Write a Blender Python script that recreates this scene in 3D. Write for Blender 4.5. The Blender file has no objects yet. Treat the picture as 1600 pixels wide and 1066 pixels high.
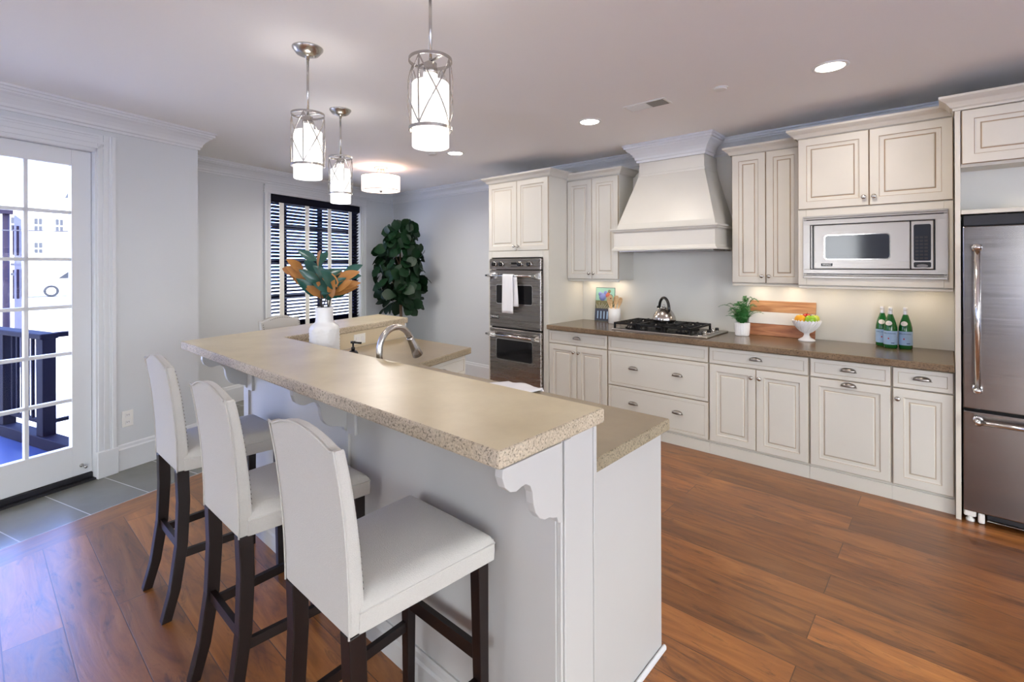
import bpy, bmesh, math, random
from mathutils import Vector, Matrix
random.seed(7)
PI = math.pi
S = bpy.context.scene
C = S.collection

# ------------------------------------------------------------------ camera
HEAD = math.radians(180 - 48.15)
V = Vector((math.cos(HEAD), math.sin(HEAD), 0)); RT = Vector((V.y, -V.x, 0)); UP = Vector((0, 0, 1))
ROLL = 0.0033
rt = RT * math.cos(ROLL) - UP * math.sin(ROLL); up = UP * math.cos(ROLL) + RT * math.sin(ROLL)
cd = bpy.data.cameras.new('camera'); cam = bpy.data.objects.new('camera', cd); C.objects.link(cam)
cam.matrix_world = Matrix(((rt.x, up.x, -V.x, 0), (rt.y, up.y, -V.y, 0), (rt.z, up.z, -V.z, 1.49), (0, 0, 0, 1)))
cd.sensor_width = 36; cd.lens = 765 / 1600 * 36; cd.shift_y = -(533 - 413.4) / 1600; cd.clip_start = .05
S.camera = cam

# ------------------------------------------------------------------ world, exposure
W = bpy.data.worlds.new('sky'); S.world = W; W.use_nodes = True
nt = W.node_tree; nt.nodes.clear()
wo = nt.nodes.new('ShaderNodeOutputWorld'); bgn = nt.nodes.new('ShaderNodeBackground')
tcw = nt.nodes.new('ShaderNodeTexCoord'); dp = nt.nodes.new('ShaderNodeVectorMath'); dp.operation = 'DOT_PRODUCT'
dp.inputs[1].default_value = (-.8, .45, .1)
rw = nt.nodes.new('ShaderNodeValToRGB'); rw.color_ramp.elements[0].position = .35; rw.color_ramp.elements[1].position = .75
rw.color_ramp.elements[0].color = (.93, .97, 1, 1); rw.color_ramp.elements[1].color = (.25, .40, 1, 1)
mpw = nt.nodes.new('ShaderNodeMath'); mpw.operation = 'MULTIPLY_ADD'; mpw.inputs[1].default_value = .5; mpw.inputs[2].default_value = .5
nt.links.new(tcw.outputs['Generated'], dp.inputs[0]); nt.links.new(dp.outputs['Value'], mpw.inputs[0])
nt.links.new(mpw.outputs[0], rw.inputs[0]); nt.links.new(rw.outputs[0], bgn.inputs['Color'])
bgn.inputs['Strength'].default_value = 11.5
nt.links.new(bgn.outputs[0], wo.inputs[0])
S.view_settings.view_transform = 'Standard'; S.view_settings.look = 'None'
S.view_settings.exposure = 0.18; S.view_settings.gamma = 1.0; S.view_settings.use_curve_mapping = False

CAN_W, FLUSH_W, UNDER_W = 9.0, 24.0, 0.42
PEND_E = 1.5
PEND_W, NOOK_W = 4.0, 18.0
WARM = (1, .89, .77)
def lamp(name, kind, loc, energy, size=.1, color=WARM, rot=(0, 0, 0), size_y=None):
    l = bpy.data.lights.new(name, kind); l.energy = energy; l.color = color
    if kind == 'AREA':
        l.size = size
        if size_y: l.shape = 'RECTANGLE'; l.size_y = size_y
        else: l.shape = 'DISK'
    else: l.shadow_soft_size = size
    o = bpy.data.objects.new(name, l); C.objects.link(o); o.location = loc; o.rotation_euler = rot
    return o
def portal(loc, rot, sx, sy):
    o = lamp('daylight_portal', 'AREA', loc, 1, sx, (1, 1, 1), rot, sy); o.data.cycles.is_portal = True

# ------------------------------------------------------------------ materials
def nodes(name):
    m = bpy.data.materials.new(name); m.use_nodes = True
    return m, m.node_tree, m.node_tree.nodes['Principled BSDF']
def lk(t, a, b): t.links.new(a, b)
def mat(name, col, rough=.5, metal=0, bump=0, bscale=60, var=0, vscale=8, coat=0, spec=.5, stretch=None, emit=0, sheen=0):
    m, t, p = nodes(name)
    p.inputs['Base Color'].default_value = (*col, 1); p.inputs['Roughness'].default_value = rough
    p.inputs['Metallic'].default_value = metal; p.inputs['Specular IOR Level'].default_value = spec
    if coat: p.inputs['Coat Weight'].default_value = coat; p.inputs['Coat Roughness'].default_value = .12
    if sheen: p.inputs['Sheen Weight'].default_value = sheen
    if emit:
        p.inputs['Emission Color'].default_value = (*col, 1); p.inputs['Emission Strength'].default_value = emit
    tc = t.nodes.new('ShaderNodeTexCoord'); mp = t.nodes.new('ShaderNodeMapping')
    if stretch: mp.inputs['Scale'].default_value = stretch
    lk(t, tc.outputs['Object'], mp.inputs[0])
    if var:
        n = t.nodes.new('ShaderNodeTexNoise'); n.inputs['Scale'].default_value = vscale; n.inputs['Detail'].default_value = 4
        lk(t, mp.outputs[0], n.inputs['Vector'])
        mx = t.nodes.new('ShaderNodeMixRGB'); mx.inputs[1].default_value = (*[max(0, c * (1 - var)) for c in col], 1)
        mx.inputs[2].default_value = (*[min(1, c * (1 + var)) for c in col], 1)
        lk(t, n.outputs['Fac'], mx.inputs[0]); lk(t, mx.outputs[0], p.inputs['Base Color'])
    if bump:
        n = t.nodes.new('ShaderNodeTexNoise'); n.inputs['Scale'].default_value = bscale; n.inputs['Detail'].default_value = 3
        lk(t, mp.outputs[0], n.inputs['Vector'])
        b = t.nodes.new('ShaderNodeBump'); b.inputs['Strength'].default_value = bump; b.inputs['Distance'].default_value = .003
        lk(t, n.outputs['Fac'], b.inputs['Height']); lk(t, b.outputs[0], p.inputs['Normal'])
    return m

def wood_floor(name, rot=0, plank=(2.3, .178), seed=0., tint=1.):
    m, t, p = nodes(name)
    tc = t.nodes.new('ShaderNodeTexCoord'); mp = t.nodes.new('ShaderNodeMapping')
    mp.inputs['Rotation'].default_value = (0, 0, rot); mp.inputs['Location'].default_value = (.43 + seed, .088, 0)
    lk(t, tc.outputs['Object'], mp.inputs[0])
    br = t.nodes.new('ShaderNodeTexBrick'); br.offset = .37; br.offset_frequency = 2
    br.inputs['Color1'].default_value = (0, 0, 0, 1); br.inputs['Color2'].default_value = (1, 1, 1, 1); br.inputs['Mortar'].default_value = (.5, .5, .5, 1)
    br.inputs['Scale'].default_value = 1; br.inputs['Mortar Size'].default_value = .0022; br.inputs['Mortar Smooth'].default_value = .3
    br.inputs['Brick Width'].default_value = plank[0]; br.inputs['Row Height'].default_value = plank[1]; br.inputs['Bias'].default_value = 0
    lk(t, mp.outputs[0], br.inputs['Vector'])
    # per-plank offset of the grain
    sc = t.nodes.new('ShaderNodeVectorMath'); sc.operation = 'SCALE'; sc.inputs['Scale'].default_value = 9
    lk(t, br.outputs['Color'], sc.inputs[0])
    ad = t.nodes.new('ShaderNodeVectorMath'); lk(t, mp.outputs[0], ad.inputs[0]); lk(t, sc.outputs[0], ad.inputs[1])
    st = t.nodes.new('ShaderNodeMapping'); st.inputs['Scale'].default_value = (1.0, 6.5, 1); lk(t, ad.outputs[0], st.inputs[0])
    n1 = t.nodes.new('ShaderNodeTexNoise'); n1.inputs['Scale'].default_value = 1.6; n1.inputs['Detail'].default_value = 8; n1.inputs['Roughness'].default_value = .62; n1.inputs['Distortion'].default_value = 1.4
    lk(t, st.outputs[0], n1.inputs['Vector'])
    r1 = t.nodes.new('ShaderNodeValToRGB'); e = r1.color_ramp.elements
    e[0].position = .28; e[0].color = (.115 * tint, .040 * tint, .014 * tint, 1); e[1].position = .75; e[1].color = (.44 * tint, .185 * tint, .048 * tint, 1)
    x = r1.color_ramp.elements.new(.5); x.color = (.285 * tint, .102 * tint, .022 * tint, 1)
    lk(t, n1.outputs['Fac'], r1.inputs[0])
    # plank tone
    tone = t.nodes.new('ShaderNodeMapRange'); tone.inputs[3].default_value = .66; tone.inputs[4].default_value = 1.30
    lk(t, br.outputs['Color'], tone.inputs[0])
    mu = t.nodes.new('ShaderNodeVectorMath'); mu.operation = 'SCALE'; lk(t, r1.outputs[0], mu.inputs[0]); lk(t, tone.outputs[0], mu.inputs['Scale'])
    # knots and smoky streaks
    st2 = t.nodes.new('ShaderNodeMapping'); st2.inputs['Scale'].default_value = (1.5, 6.5, 1); lk(t, ad.outputs[0], st2.inputs[0])
    n2 = t.nodes.new('ShaderNodeTexNoise'); n2.inputs['Scale'].default_value = 2.3; n2.inputs['Detail'].default_value = 6; n2.inputs['Roughness'].default_value = .7; n2.inputs['Distortion'].default_value = 1.5
    lk(t, st2.outputs[0], n2.inputs['Vector'])
    r2 = t.nodes.new('ShaderNodeValToRGB'); r2.color_ramp.elements[0].position = .55; r2.color_ramp.elements[0].color = (0, 0, 0, 1)
    r2.color_ramp.elements[1].position = .72; r2.color_ramp.elements[1].color = (.9, .9, .9, 1)
    lk(t, n2.outputs['Fac'], r2.inputs[0])
    mk = t.nodes.new('ShaderNodeMixRGB'); mk.inputs[2].default_value = (.035, .014, .007, 1)
    lk(t, r2.outputs[0], mk.inputs[0]); lk(t, mu.outputs[0], mk.inputs[1])
    mg = t.nodes.new('ShaderNodeMixRGB'); mg.inputs[2].default_value = (.03, .012, .006, 1)
    gm = t.nodes.new('ShaderNodeMath'); gm.operation = 'MULTIPLY'; gm.inputs[1].default_value = .75
    lk(t, br.outputs['Fac'], gm.inputs[0]); lk(t, gm.outputs[0], mg.inputs[0]); lk(t, mk.outputs[0], mg.inputs[1])
    lk(t, mg.outputs[0], p.inputs['Base Color'])
    rr = t.nodes.new('ShaderNodeMapRange'); rr.inputs[3].default_value = .24; rr.inputs[4].default_value = .42
    lk(t, n1.outputs['Fac'], rr.inputs[0]); lk(t, rr.outputs[0], p.inputs['Roughness'])
    hs = t.nodes.new('ShaderNodeMath'); hs.operation = 'SUBTRACT'; lk(t, n1.outputs['Fac'], hs.inputs[0])
    g2 = t.nodes.new('ShaderNodeMath'); g2.operation = 'MULTIPLY'; g2.inputs[1].default_value = 2; lk(t, br.outputs['Fac'], g2.inputs[0]); lk(t, g2.outputs[0], hs.inputs[1])
    b = t.nodes.new('ShaderNodeBump'); b.inputs['Strength'].default_value = .32; b.inputs['Distance'].default_value = .004
    lk(t, hs.outputs[0], b.inputs['Height']); lk(t, b.outputs[0], p.inputs['Normal'])
    p.inputs['Specular IOR Level'].default_value = .5; p.inputs['Coat Weight'].default_value = .35; p.inputs['Coat Roughness'].default_value = .28
    return m

def tile_mat(name):
    m, t, p = nodes(name)
    tc = t.nodes.new('ShaderNodeTexCoord'); mp = t.nodes.new('ShaderNodeMapping')
    mp.inputs['Rotation'].default_value = (0, 0, -math.radians(16.4)); mp.inputs['Location'].default_value = (3.54, -1.243 + .317 * 20, 0)
    lk(t, tc.outputs['Object'], mp.inputs[0])
    br = t.nodes.new('ShaderNodeTexBrick'); br.offset = 0
    br.inputs['Color1'].default_value = (.135, .135, .115, 1); br.inputs['Color2'].default_value = (.185, .185, .165, 1); br.inputs['Mortar'].default_value = (.42, .41, .40, 1)
    br.inputs['Scale'].default_value = 1; br.inputs['Mortar Size'].default_value = .003; br.inputs['Brick Width'].default_value = .64; br.inputs['Row Height'].default_value = .317
    lk(t, mp.outputs[0], br.inputs['Vector'])
    n = t.nodes.new('ShaderNodeTexNoise'); n.inputs['Scale'].default_value = 5; n.inputs['Detail'].default_value = 8; lk(t, tc.outputs['Object'], n.inputs['Vector'])
    mr = t.nodes.new('ShaderNodeMapRange'); mr.inputs[3].default_value = .75; mr.inputs[4].default_value = 1.25; lk(t, n.outputs['Fac'], mr.inputs[0])
    mu = t.nodes.new('ShaderNodeVectorMath'); mu.operation = 'SCALE'; lk(t, br.outputs['Color'], mu.inputs[0]); lk(t, mr.outputs[0], mu.inputs['Scale'])
    lk(t, mu.outputs[0], p.inputs['Base Color']); p.inputs['Roughness'].default_value = .24
    b = t.nodes.new('ShaderNodeBump'); b.inputs['Strength'].default_value = .25; b.inputs['Distance'].default_value = .004; lk(t, n.outputs['Fac'], b.inputs['Height']); lk(t, b.outputs[0], p.inputs['Normal'])
    return m

def concrete(name, c1, c2, rough, edge=False):
    m, t, p = nodes(name)
    tc = t.nodes.new('ShaderNodeTexCoord')
    n = t.nodes.new('ShaderNodeTexNoise'); n.inputs['Scale'].default_value = 3.2; n.inputs['Detail'].default_value = 9; n.inputs['Roughness'].default_value = .62; lk(t, tc.outputs['Object'], n.inputs['Vector'])
    r = t.nodes.new('ShaderNodeValToRGB'); r.color_ramp.elements[0].position = .32; r.color_ramp.elements[0].color = (*c1, 1); r.color_ramp.elements[1].position = .7; r.color_ramp.elements[1].color = (*c2, 1)
    lk(t, n.outputs['Fac'], r.inputs[0])
    s = t.nodes.new('ShaderNodeTexNoise'); s.inputs['Scale'].default_value = 150 if edge else 210; s.inputs['Detail'].default_value = 5; s.inputs['Roughness'].default_value = .7; lk(t, tc.outputs['Object'], s.inputs['Vector'])
    r2 = t.nodes.new('ShaderNodeValToRGB'); lo, hi = (.40, .46) if edge else (.27, .34)
    r2.color_ramp.elements[0].position = lo; r2.color_ramp.elements[0].color = (1, 1, 1, 1); r2.color_ramp.elements[1].position = hi; r2.color_ramp.elements[1].color = (0, 0, 0, 1)
    lk(t, s.outputs['Fac'], r2.inputs[0])
    mx = t.nodes.new('ShaderNodeMixRGB'); mx.inputs[2].default_value = (*[c * .42 for c in c1], 1); lk(t, r.outputs[0], mx.inputs[1]); lk(t, r2.outputs[0], mx.inputs[0])
    if edge:
        v = t.nodes.new('ShaderNodeTexVoronoi'); v.inputs['Scale'].default_value = 130; lk(t, tc.outputs['Object'], v.inputs['Vector'])
        mv = t.nodes.new('ShaderNodeMapRange'); mv.inputs[3].default_value = 1.12; mv.inputs[4].default_value = .86; mv.inputs[2].default_value = .7; lk(t, v.outputs['Distance'], mv.inputs[0])
        sc = t.nodes.new('ShaderNodeVectorMath'); sc.operation = 'SCALE'; lk(t, mx.outputs[0], sc.inputs[0]); lk(t, mv.outputs[0], sc.inputs['Scale']); lk(t, sc.outputs[0], p.inputs['Base Color'])
    else: lk(t, mx.outputs[0], p.inputs['Base Color'])
    p.inputs['Roughness'].default_value = rough
    b = t.nodes.new('ShaderNodeBump'); b.inputs['Strength'].default_value = .9 if edge else .12; b.inputs['Distance'].default_value = .006 if edge else .002
    lk(t, s.outputs['Fac'], b.inputs['Height']); lk(t, b.outputs[0], p.inputs['Normal'])
    return m

def steel(name, col, rough, stretch):
    m, t, p = nodes(name)
    p.inputs['Metallic'].default_value = 1; p.inputs['Base Color'].default_value = (*col, 1)
    tc = t.nodes.new('ShaderNodeTexCoord'); mp = t.nodes.new('ShaderNodeMapping'); mp.inputs['Scale'].default_value = stretch
    lk(t, tc.outputs['Object'], mp.inputs[0])
    n = t.nodes.new('ShaderNodeTexNoise'); n.inputs['Scale'].default_value = 4; n.inputs['Detail'].default_value = 6; lk(t, mp.outputs[0], n.inputs['Vector'])
    mr = t.nodes.new('ShaderNodeMapRange'); mr.inputs[3].default_value = rough * .75; mr.inputs[4].default_value = rough * 1.3; lk(t, n.outputs['Fac'], mr.inputs[0]); lk(t, mr.outputs[0], p.inputs['Roughness'])
    b = t.nodes.new('ShaderNodeBump'); b.inputs['Strength'].default_value = .015; b.inputs['Distance'].default_value = .001; lk(t, n.outputs['Fac'], b.inputs['Height']); lk(t, b.outputs[0], p.inputs['Normal'])
    return m

def glass(name, tint=(1, 1, 1), refl=.08):
    m = bpy.data.materials.new(name); m.use_nodes = True; t = m.node_tree; t.nodes.clear()
    o = t.nodes.new('ShaderNodeOutputMaterial'); mx = t.nodes.new('ShaderNodeMixShader'); tr = t.nodes.new('ShaderNodeBsdfTransparent'); g = t.nodes.new('ShaderNodeBsdfGlossy')
    tr.inputs[0].default_value = (*tint, 1); g.inputs['Roughness'].default_value = .02
    lw = t.nodes.new('ShaderNodeLayerWeight'); lw.inputs['Blend'].default_value = .5
    pw_ = t.nodes.new('ShaderNodeMath'); pw_.operation = 'POWER'; pw_.inputs[1].default_value = 5; lk(t, lw.outputs['Facing'], pw_.inputs[0])
    ma = t.nodes.new('ShaderNodeMath'); ma.operation = 'MULTIPLY_ADD'; ma.inputs[1].default_value = .8; ma.inputs[2].default_value = .03; lk(t, pw_.outputs[0], ma.inputs[0])
    lk(t, ma.outputs[0], mx.inputs[0]); lk(t, tr.outputs[0], mx.inputs[1]); lk(t, g.outputs[0], mx.inputs[2]); lk(t, mx.outputs[0], o.inputs[0])
    return m

def wave_wood(name, c1, c2, scale=3, rough=.45, stretch=(1, 8, 8)):
    m, t, p = nodes(name)
    tc = t.nodes.new('ShaderNodeTexCoord'); mp = t.nodes.new('ShaderNodeMapping'); mp.inputs['Scale'].default_value = stretch; lk(t, tc.outputs['Object'], mp.inputs[0])
    n = t.nodes.new('ShaderNodeTexNoise'); n.inputs['Scale'].default_value = scale; n.inputs['Detail'].default_value = 7; n.inputs['Distortion'].default_value = 1.6; lk(t, mp.outputs[0], n.inputs['Vector'])
    r = t.nodes.new('ShaderNodeValToRGB'); r.color_ramp.elements[0].position = .3; r.color_ramp.elements[0].color = (*c1, 1); r.color_ramp.elements[1].position = .65; r.color_ramp.elements[1].color = (*c2, 1)
    lk(t, n.outputs['Fac'], r.inputs[0]); lk(t, r.outputs[0], p.inputs['Base Color']); p.inputs['Roughness'].default_value = rough
    return m

M = {}
M['wall'] = mat('wall_paint', (.60, .62, .635), .6, bump=.03, bscale=220)
M['wallback'] = mat('backsplash_paint', (.66, .655, .605), .45, bump=.02, bscale=200)
M['ceil'] = mat('ceiling_paint', (.88, .868, .845), .8, bump=.02, bscale=200)
M['wallfar'] = mat('dark_unseen_wall', (.20, .185, .175), .7)  # invented dark tone for unseen walls, dims reflections and bounce light
M['trim'] = mat('trim_paint', (.66, .675, .69), .35)
M['cream'] = mat('cream_cabinet_paint', (.60, .585, .53), .38, var=.025, vscale=5)
M['creamw'] = mat('antiqued_cream_paint', (.61, .575, .495), .4, var=.06, vscale=5)
M['glaze'] = mat('umber_glaze', (.36, .26, .17), .5, var=.25, vscale=12)
M['glazel'] = mat('light_umber_glaze', (.46, .39, .30), .5, var=.2, vscale=12)
M['island'] = mat('island_paint', (.475, .47, .455), .4)
M['floor'] = wood_floor('plank_floor')
M['border'] = wood_floor('border_plank', -math.radians(106.4), (2.2, .6), 3.1, .8)
M['tile'] = tile_mat('slate_tile')
M['bar'] = concrete('pale_concrete', (.50, .41, .24), (.62, .53, .335), .32)
M['bare'] = concrete('pale_concrete_edge', (.52, .43, .30), (.68, .58, .44), .7, True)
M['low'] = concrete('tan_concrete', (.26, .20, .12), (.34, .27, .17), .28)
M['lowe'] = concrete('tan_concrete_edge', (.33, .27, .175), (.45, .38, .26), .7, True)
M['ctr'] = concrete('brown_concrete', (.105, .073, .043), (.165, .120, .074), .2)
M['ctre'] = concrete('brown_concrete_edge', (.155, .098, .052), (.26, .175, .10), .55, True)
M['fabric'] = mat('oatmeal_linen', (.47, .455, .42), .95, bump=.5, bscale=420, var=.05, vscale=160, sheen=.2)
M['leg'] = mat('espresso_wood', (.009, .0045, .004), .38, bump=.05, bscale=60, spec=.35)
M['nail'] = mat('pewter_nails', (.10, .09, .08), .35, 1)
M['steel'] = steel('brushed_steel', (.43, .395, .36), .3, (1, 30, 60))
M['fridge'] = steel('fridge_steel', (.285, .268, .265), .2, (.6, 4, 30))
M['oven'] = steel('oven_steel', (.34, .315, .295), .27, (.4, 6, 14))
M['chrome'] = mat('polished_steel', (.72, .71, .70), .12, 1)
M['nickel'] = mat('satin_nickel', (.50, .48, .45), .27, 1)
M['pewter'] = mat('aged_pewter', (.28, .26, .24), .3, 1)
M['black'] = mat('black_enamel', (.008, .008, .009), .25)
M['iron'] = mat('cast_iron', (.006, .006, .007), .5, spec=.25, bump=.15, bscale=300)
M['blkglass'] = mat('black_glass', (.006, .006, .008), .06)
M['mwglass'] = mat('smoked_glass', (.03, .035, .045), .08)
M['rubber'] = mat('dark_rubber', (.012, .012, .016), .5)
M['white'] = mat('white_ceramic', (.80, .79, .78), .25)
M['vase'] = mat('white_glazed_vase', (.70, .70, .70), .3)
M['plastic'] = mat('white_plastic', (.78, .77, .73), .4)
M['towel'] = mat('white_terry', (.78, .78, .80), .95, bump=.6, bscale=300)
M['opal'] = mat('lit_opal_glass', (1, .97, .93), .3, emit=PEND_E)
M['lens'] = mat('lit_lamp_lens', (1, .93, .85), .3, emit=14)
M['drum'] = mat('lit_linen_drum', (1, .84, .76), .7, emit=1.6)
M['drumb'] = mat('lit_frosted_diffuser', (1, .92, .84), .5, emit=.95)
M['glass'] = glass('clear_glass')
M['navy'] = mat('navy_metal_and_backlit_frame', (.0015, .0015, .011), .7, spec=.06)
M['blind'] = mat('navy_blind_slat', (.003, .003, .011), .5, spec=.15)
M['tape'] = mat('linen_tape', (.74, .73, .66), .9)
M['deck'] = mat('slate_blue_deck', (.012, .026, .115), .35, var=.25, vscale=3)
M['street'] = mat('pale_pavement', (.62, .60, .58), .9)
M['facade'] = mat('white_facade', (.80, .80, .80), .8)
M['facadew'] = mat('grey_window_panes', (.045, .05, .065), .6, spec=.1)
M['lav'] = mat('lavender_siding', (.034, .028, .048), .8)
M['lavd'] = mat('dark_window_panes', (.012, .009, .024), .6, spec=.1)
M['wire'] = mat('dark_cable', (.02, .02, .035), .6)
M['gleaf'] = mat('green_magnolia_leaf', (.018, .075, .058), .25, var=.35, vscale=14)
M['bleaf'] = mat('rust_magnolia_underside', (.36, .155, .035), .6, var=.25, vscale=14)
M['stem'] = mat('dark_twig', (.03, .02, .014), .7)
M['fig'] = mat('fiddle_leaf', (.0035, .020, .006), .5, var=.6, vscale=4, spec=.25)
M['bark'] = mat('tan_trunk', (.16, .10, .06), .8, bump=.4, bscale=50)
M['fern'] = mat('fern_green', (.035, .17, .04), .5, var=.4, vscale=20)
M['spoon'] = wave_wood('pale_wooden_spoon', (.60, .38, .18), (.74, .52, .29), 5)
M['board'] = wave_wood('reddish_acacia', (.20, .065, .028), (.44, .19, .085), 2.6)
M['boardl'] = wave_wood('knotty_light_acacia', (.30, .12, .045), (.55, .30, .14), 2.6)
M['orange'] = mat('orange_peel', (.85, .38, .008), .4, bump=.3, bscale=150)
M['lemon'] = mat('lemon_peel', (.80, .62, .02), .4, bump=.2, bscale=150)
M['apple'] = mat('green_apple_skin', (.28, .52, .02), .25, var=.15, vscale=20)
M['apple2'] = mat('yellow_apple_skin', (.50, .56, .06), .28, var=.2, vscale=20)
M['red'] = mat('red_apple_skin', (.42, .015, .015), .25, var=.3, vscale=20)
M['plum'] = mat('dark_red_plum_skin', (.12, .012, .012), .3)
M['bottle'] = mat('green_bottle_glass', (.004, .11, .018), .06, coat=.3)
M['label'] = mat('pale_blue_label', (.36, .52, .74), .5, var=.12, vscale=30)
M['navyink'] = mat('navy_ink', (.02, .03, .16), .6)
M['redink'] = mat('red_ink', (.5, .04, .05), .6)
M['foil'] = mat('silver_foil', (.66, .68, .72), .35, .6)
M['silvertxt'] = mat('silver_lettering', (.75, .75, .75), .3)

# ------------------------------------------------------------------ mesh helpers
RZ = math.radians(16.4)
ROT = Matrix.Rotation(RZ, 4, 'Z')          # the window side of the room stands at this angle
XP = Vector((math.cos(RZ), math.sin(RZ), 0)); YP = Vector((-math.sin(RZ), math.cos(RZ), 0))
def P2(a, b, z=0): return XP * a + YP * b + Vector((0, 0, z))
def new(): return bmesh.new()
def setmi(faces, mi):
    for f in faces: f.material_index = mi
def box(bm, x0, x1, y0, y1, z0, z1, bev=0, seg=1, mi=0):
    r = bmesh.ops.create_cube(bm, size=1)
    vs = r['verts']
    for v in vs:
        v.co = Vector(((x0 + x1) / 2 + v.co.x * abs(x1 - x0), (y0 + y1) / 2 + v.co.y * abs(y1 - y0), (z0 + z1) / 2 + v.co.z * abs(z1 - z0)))
    fs = list({f for v in vs for f in v.link_faces}); setmi(fs, mi)
    if bev:
        es = list({e for v in vs for e in v.link_edges})
        b = bmesh.ops.bevel(bm, geom=es, offset=bev, segments=seg, affect='EDGES', profile=.5); setmi(b['faces'], mi)
    return bm
def frame_of(d):
    d = d.normalized(); a = Vector((0, 0, 1)) if abs(d.z) < .9 else Vector((1, 0, 0))
    u = d.cross(a).normalized(); return u, d.cross(u).normalized()
def tube(bm, pts, r, n=10, cap=True, mi=0):
    pts = [Vector(p) for p in pts]; rs = r if isinstance(r, (list, tuple)) else [r] * len(pts)
    rings = []; u = None
    for i, p in enumerate(pts):
        d = (pts[min(i + 1, len(pts) - 1)] - pts[max(i - 1, 0)]).normalized()
        if u is None: u, w = frame_of(d)
        else:
            u = (u - d * u.dot(d)).normalized(); w = d.cross(u)
        rings.append([bm.verts.new(p + (u * math.cos(2 * PI * k / n) + w * math.sin(2 * PI * k / n)) * rs[i]) for k in range(n)])
    for a, b in zip(rings, rings[1:]):
        for k in range(n):
            f = bm.faces.new((a[k], a[(k + 1) % n], b[(k + 1) % n], b[k])); f.smooth = True; f.material_index = mi
    if cap:
        for rg in (rings[0][::-1], rings[-1]):
            f = bm.faces.new(rg); f.material_index = mi
    return bm
def bar(bm, p, q, w, h, upv=(0, 0, 1), w2=None, h2=None, mi=0):
    p, q = Vector(p), Vector(q); d = (q - p).normalized(); s = d.cross(Vector(upv)).normalized(); t = s.cross(d)
    w2 = w if w2 is None else w2; h2 = h if h2 is None else h2
    A = [bm.verts.new(p + s * a * w / 2 + t * b * h / 2) for a, b in ((-1, -1), (1, -1), (1, 1), (-1, 1))]
    B = [bm.verts.new(q + s * a * w2 / 2 + t * b * h2 / 2) for a, b in ((-1, -1), (1, -1), (1, 1), (-1, 1))]
    fs = [bm.faces.new(A[::-1]), bm.faces.new(B)] + [bm.faces.new((A[k], A[(k + 1) % 4], B[(k + 1) % 4], B[k])) for k in range(4)]
    setmi(fs, mi); return bm
def lathe(bm, prof, c=(0, 0, 0), n=32, axis=(0, 0, 1), caps=True, mi=0, scale=(1, 1)):
    c = Vector(c); ax = Vector(axis).normalized()
    if ax.z > .99: u, w = Vector((1, 0, 0)), Vector((0, 1, 0))
    else: u, w = frame_of(ax); 
    rings = []
    for r, z in prof:
        if r < 1e-6: rings.append([bm.verts.new(c + ax * z)])
        else: rings.append([bm.verts.new(c + ax * z + u * math.cos(2 * PI * k / n) * r * scale[0] + w * math.sin(2 * PI * k / n) * r * scale[1]) for k in range(n)])
    for a, b in zip(rings, rings[1:]):
        for k in range(n):
            k2 = (k + 1) % n
            if len(a) == 1 and len(b) == 1: continue
            if len(a) == 1: f = bm.faces.new((a[0], b[k2], b[k]))
            elif len(b) == 1: f = bm.faces.new((a[k], a[k2], b[0]))
            else: f = bm.faces.new((a[k], a[k2], b[k2], b[k]))
            f.smooth = True; f.material_index = mi
    if caps:
        for rg in (rings[0][::-1], rings[-1]):
            if len(rg) > 2: bm.faces.new(rg).material_index = mi
    return bm
def prism(bm, pts, d, mi=0):
    d = Vector(d); A = [bm.verts.new(Vector(p)) for p in pts]; B = [bm.verts.new(Vector(p) + d) for p in pts]; n = len(A)
    fs = [bm.faces.new(A[::-1]), bm.faces.new(B)] + [bm.faces.new((A[k], A[(k + 1) % n], B[(k + 1) % n], B[k])) for k in range(n)]
    setmi(fs, mi); return bm
def slab(bm, pts, z0, z1, bev=.006):
    """counter slab: top and bottom material 0, rough edge material 1"""
    t = new(); A = [t.verts.new((x, y, z0)) for x, y in pts]; B = [t.verts.new((x, y, z1)) for x, y in pts]; n = len(A)
    t.faces.new(A[::-1]); t.faces.new(B)
    for k in range(n): t.faces.new((A[k], A[(k + 1) % n], B[(k + 1) % n], B[k])).material_index = 1
    bmesh.ops.recalc_face_normals(t, faces=t.faces[:])
    bmesh.ops.bevel(t, geom=t.edges[:], offset=bev, segments=2, affect='EDGES', profile=.5, material=1)
    me = bpy.data.meshes.new('tmp'); t.to_mesh(me); t.free(); bm.from_mesh(me); bpy.data.meshes.remove(me)
    return bm
def sweep(bm, prof, path, side=1, mi=0, closed=False):
    """moulding: prof = [(out, z)], swept along a plan path with mitred corners; side=+1 pushes out to the right of travel"""
    P = [Vector((p[0], p[1], 0)) for p in path]; n = len(P); rings = []
    for i in range(n):
        ds = []
        if i > 0 or closed: ds.append((P[i] - P[i - 1]).normalized())
        if i < n - 1 or closed: ds.append((P[(i + 1) % n] - P[i]).normalized())
        ns = [Vector((d.y, -d.x, 0)) * side for d in ds]
        if len(ns) == 2:
            m = (ns[0] + ns[1]).normalized(); m = m / max(.2, m.dot(ns[0]))
        else: m = ns[0]
        rings.append([bm.verts.new(P[i] + m * o + Vector((0, 0, z))) for o, z in prof])
    k = len(prof); rng = range(n if closed else n - 1)
    for i in rng:
        a, b = rings[i], rings[(i + 1) % n]
        for j in range(k):
            bm.faces.new((a[j], a[(j + 1) % k], b[(j + 1) % k], b[j])).material_index = mi
    if not closed:
        bm.faces.new(rings[0]); bm.faces.new(rings[-1][::-1])
    return bm
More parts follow.
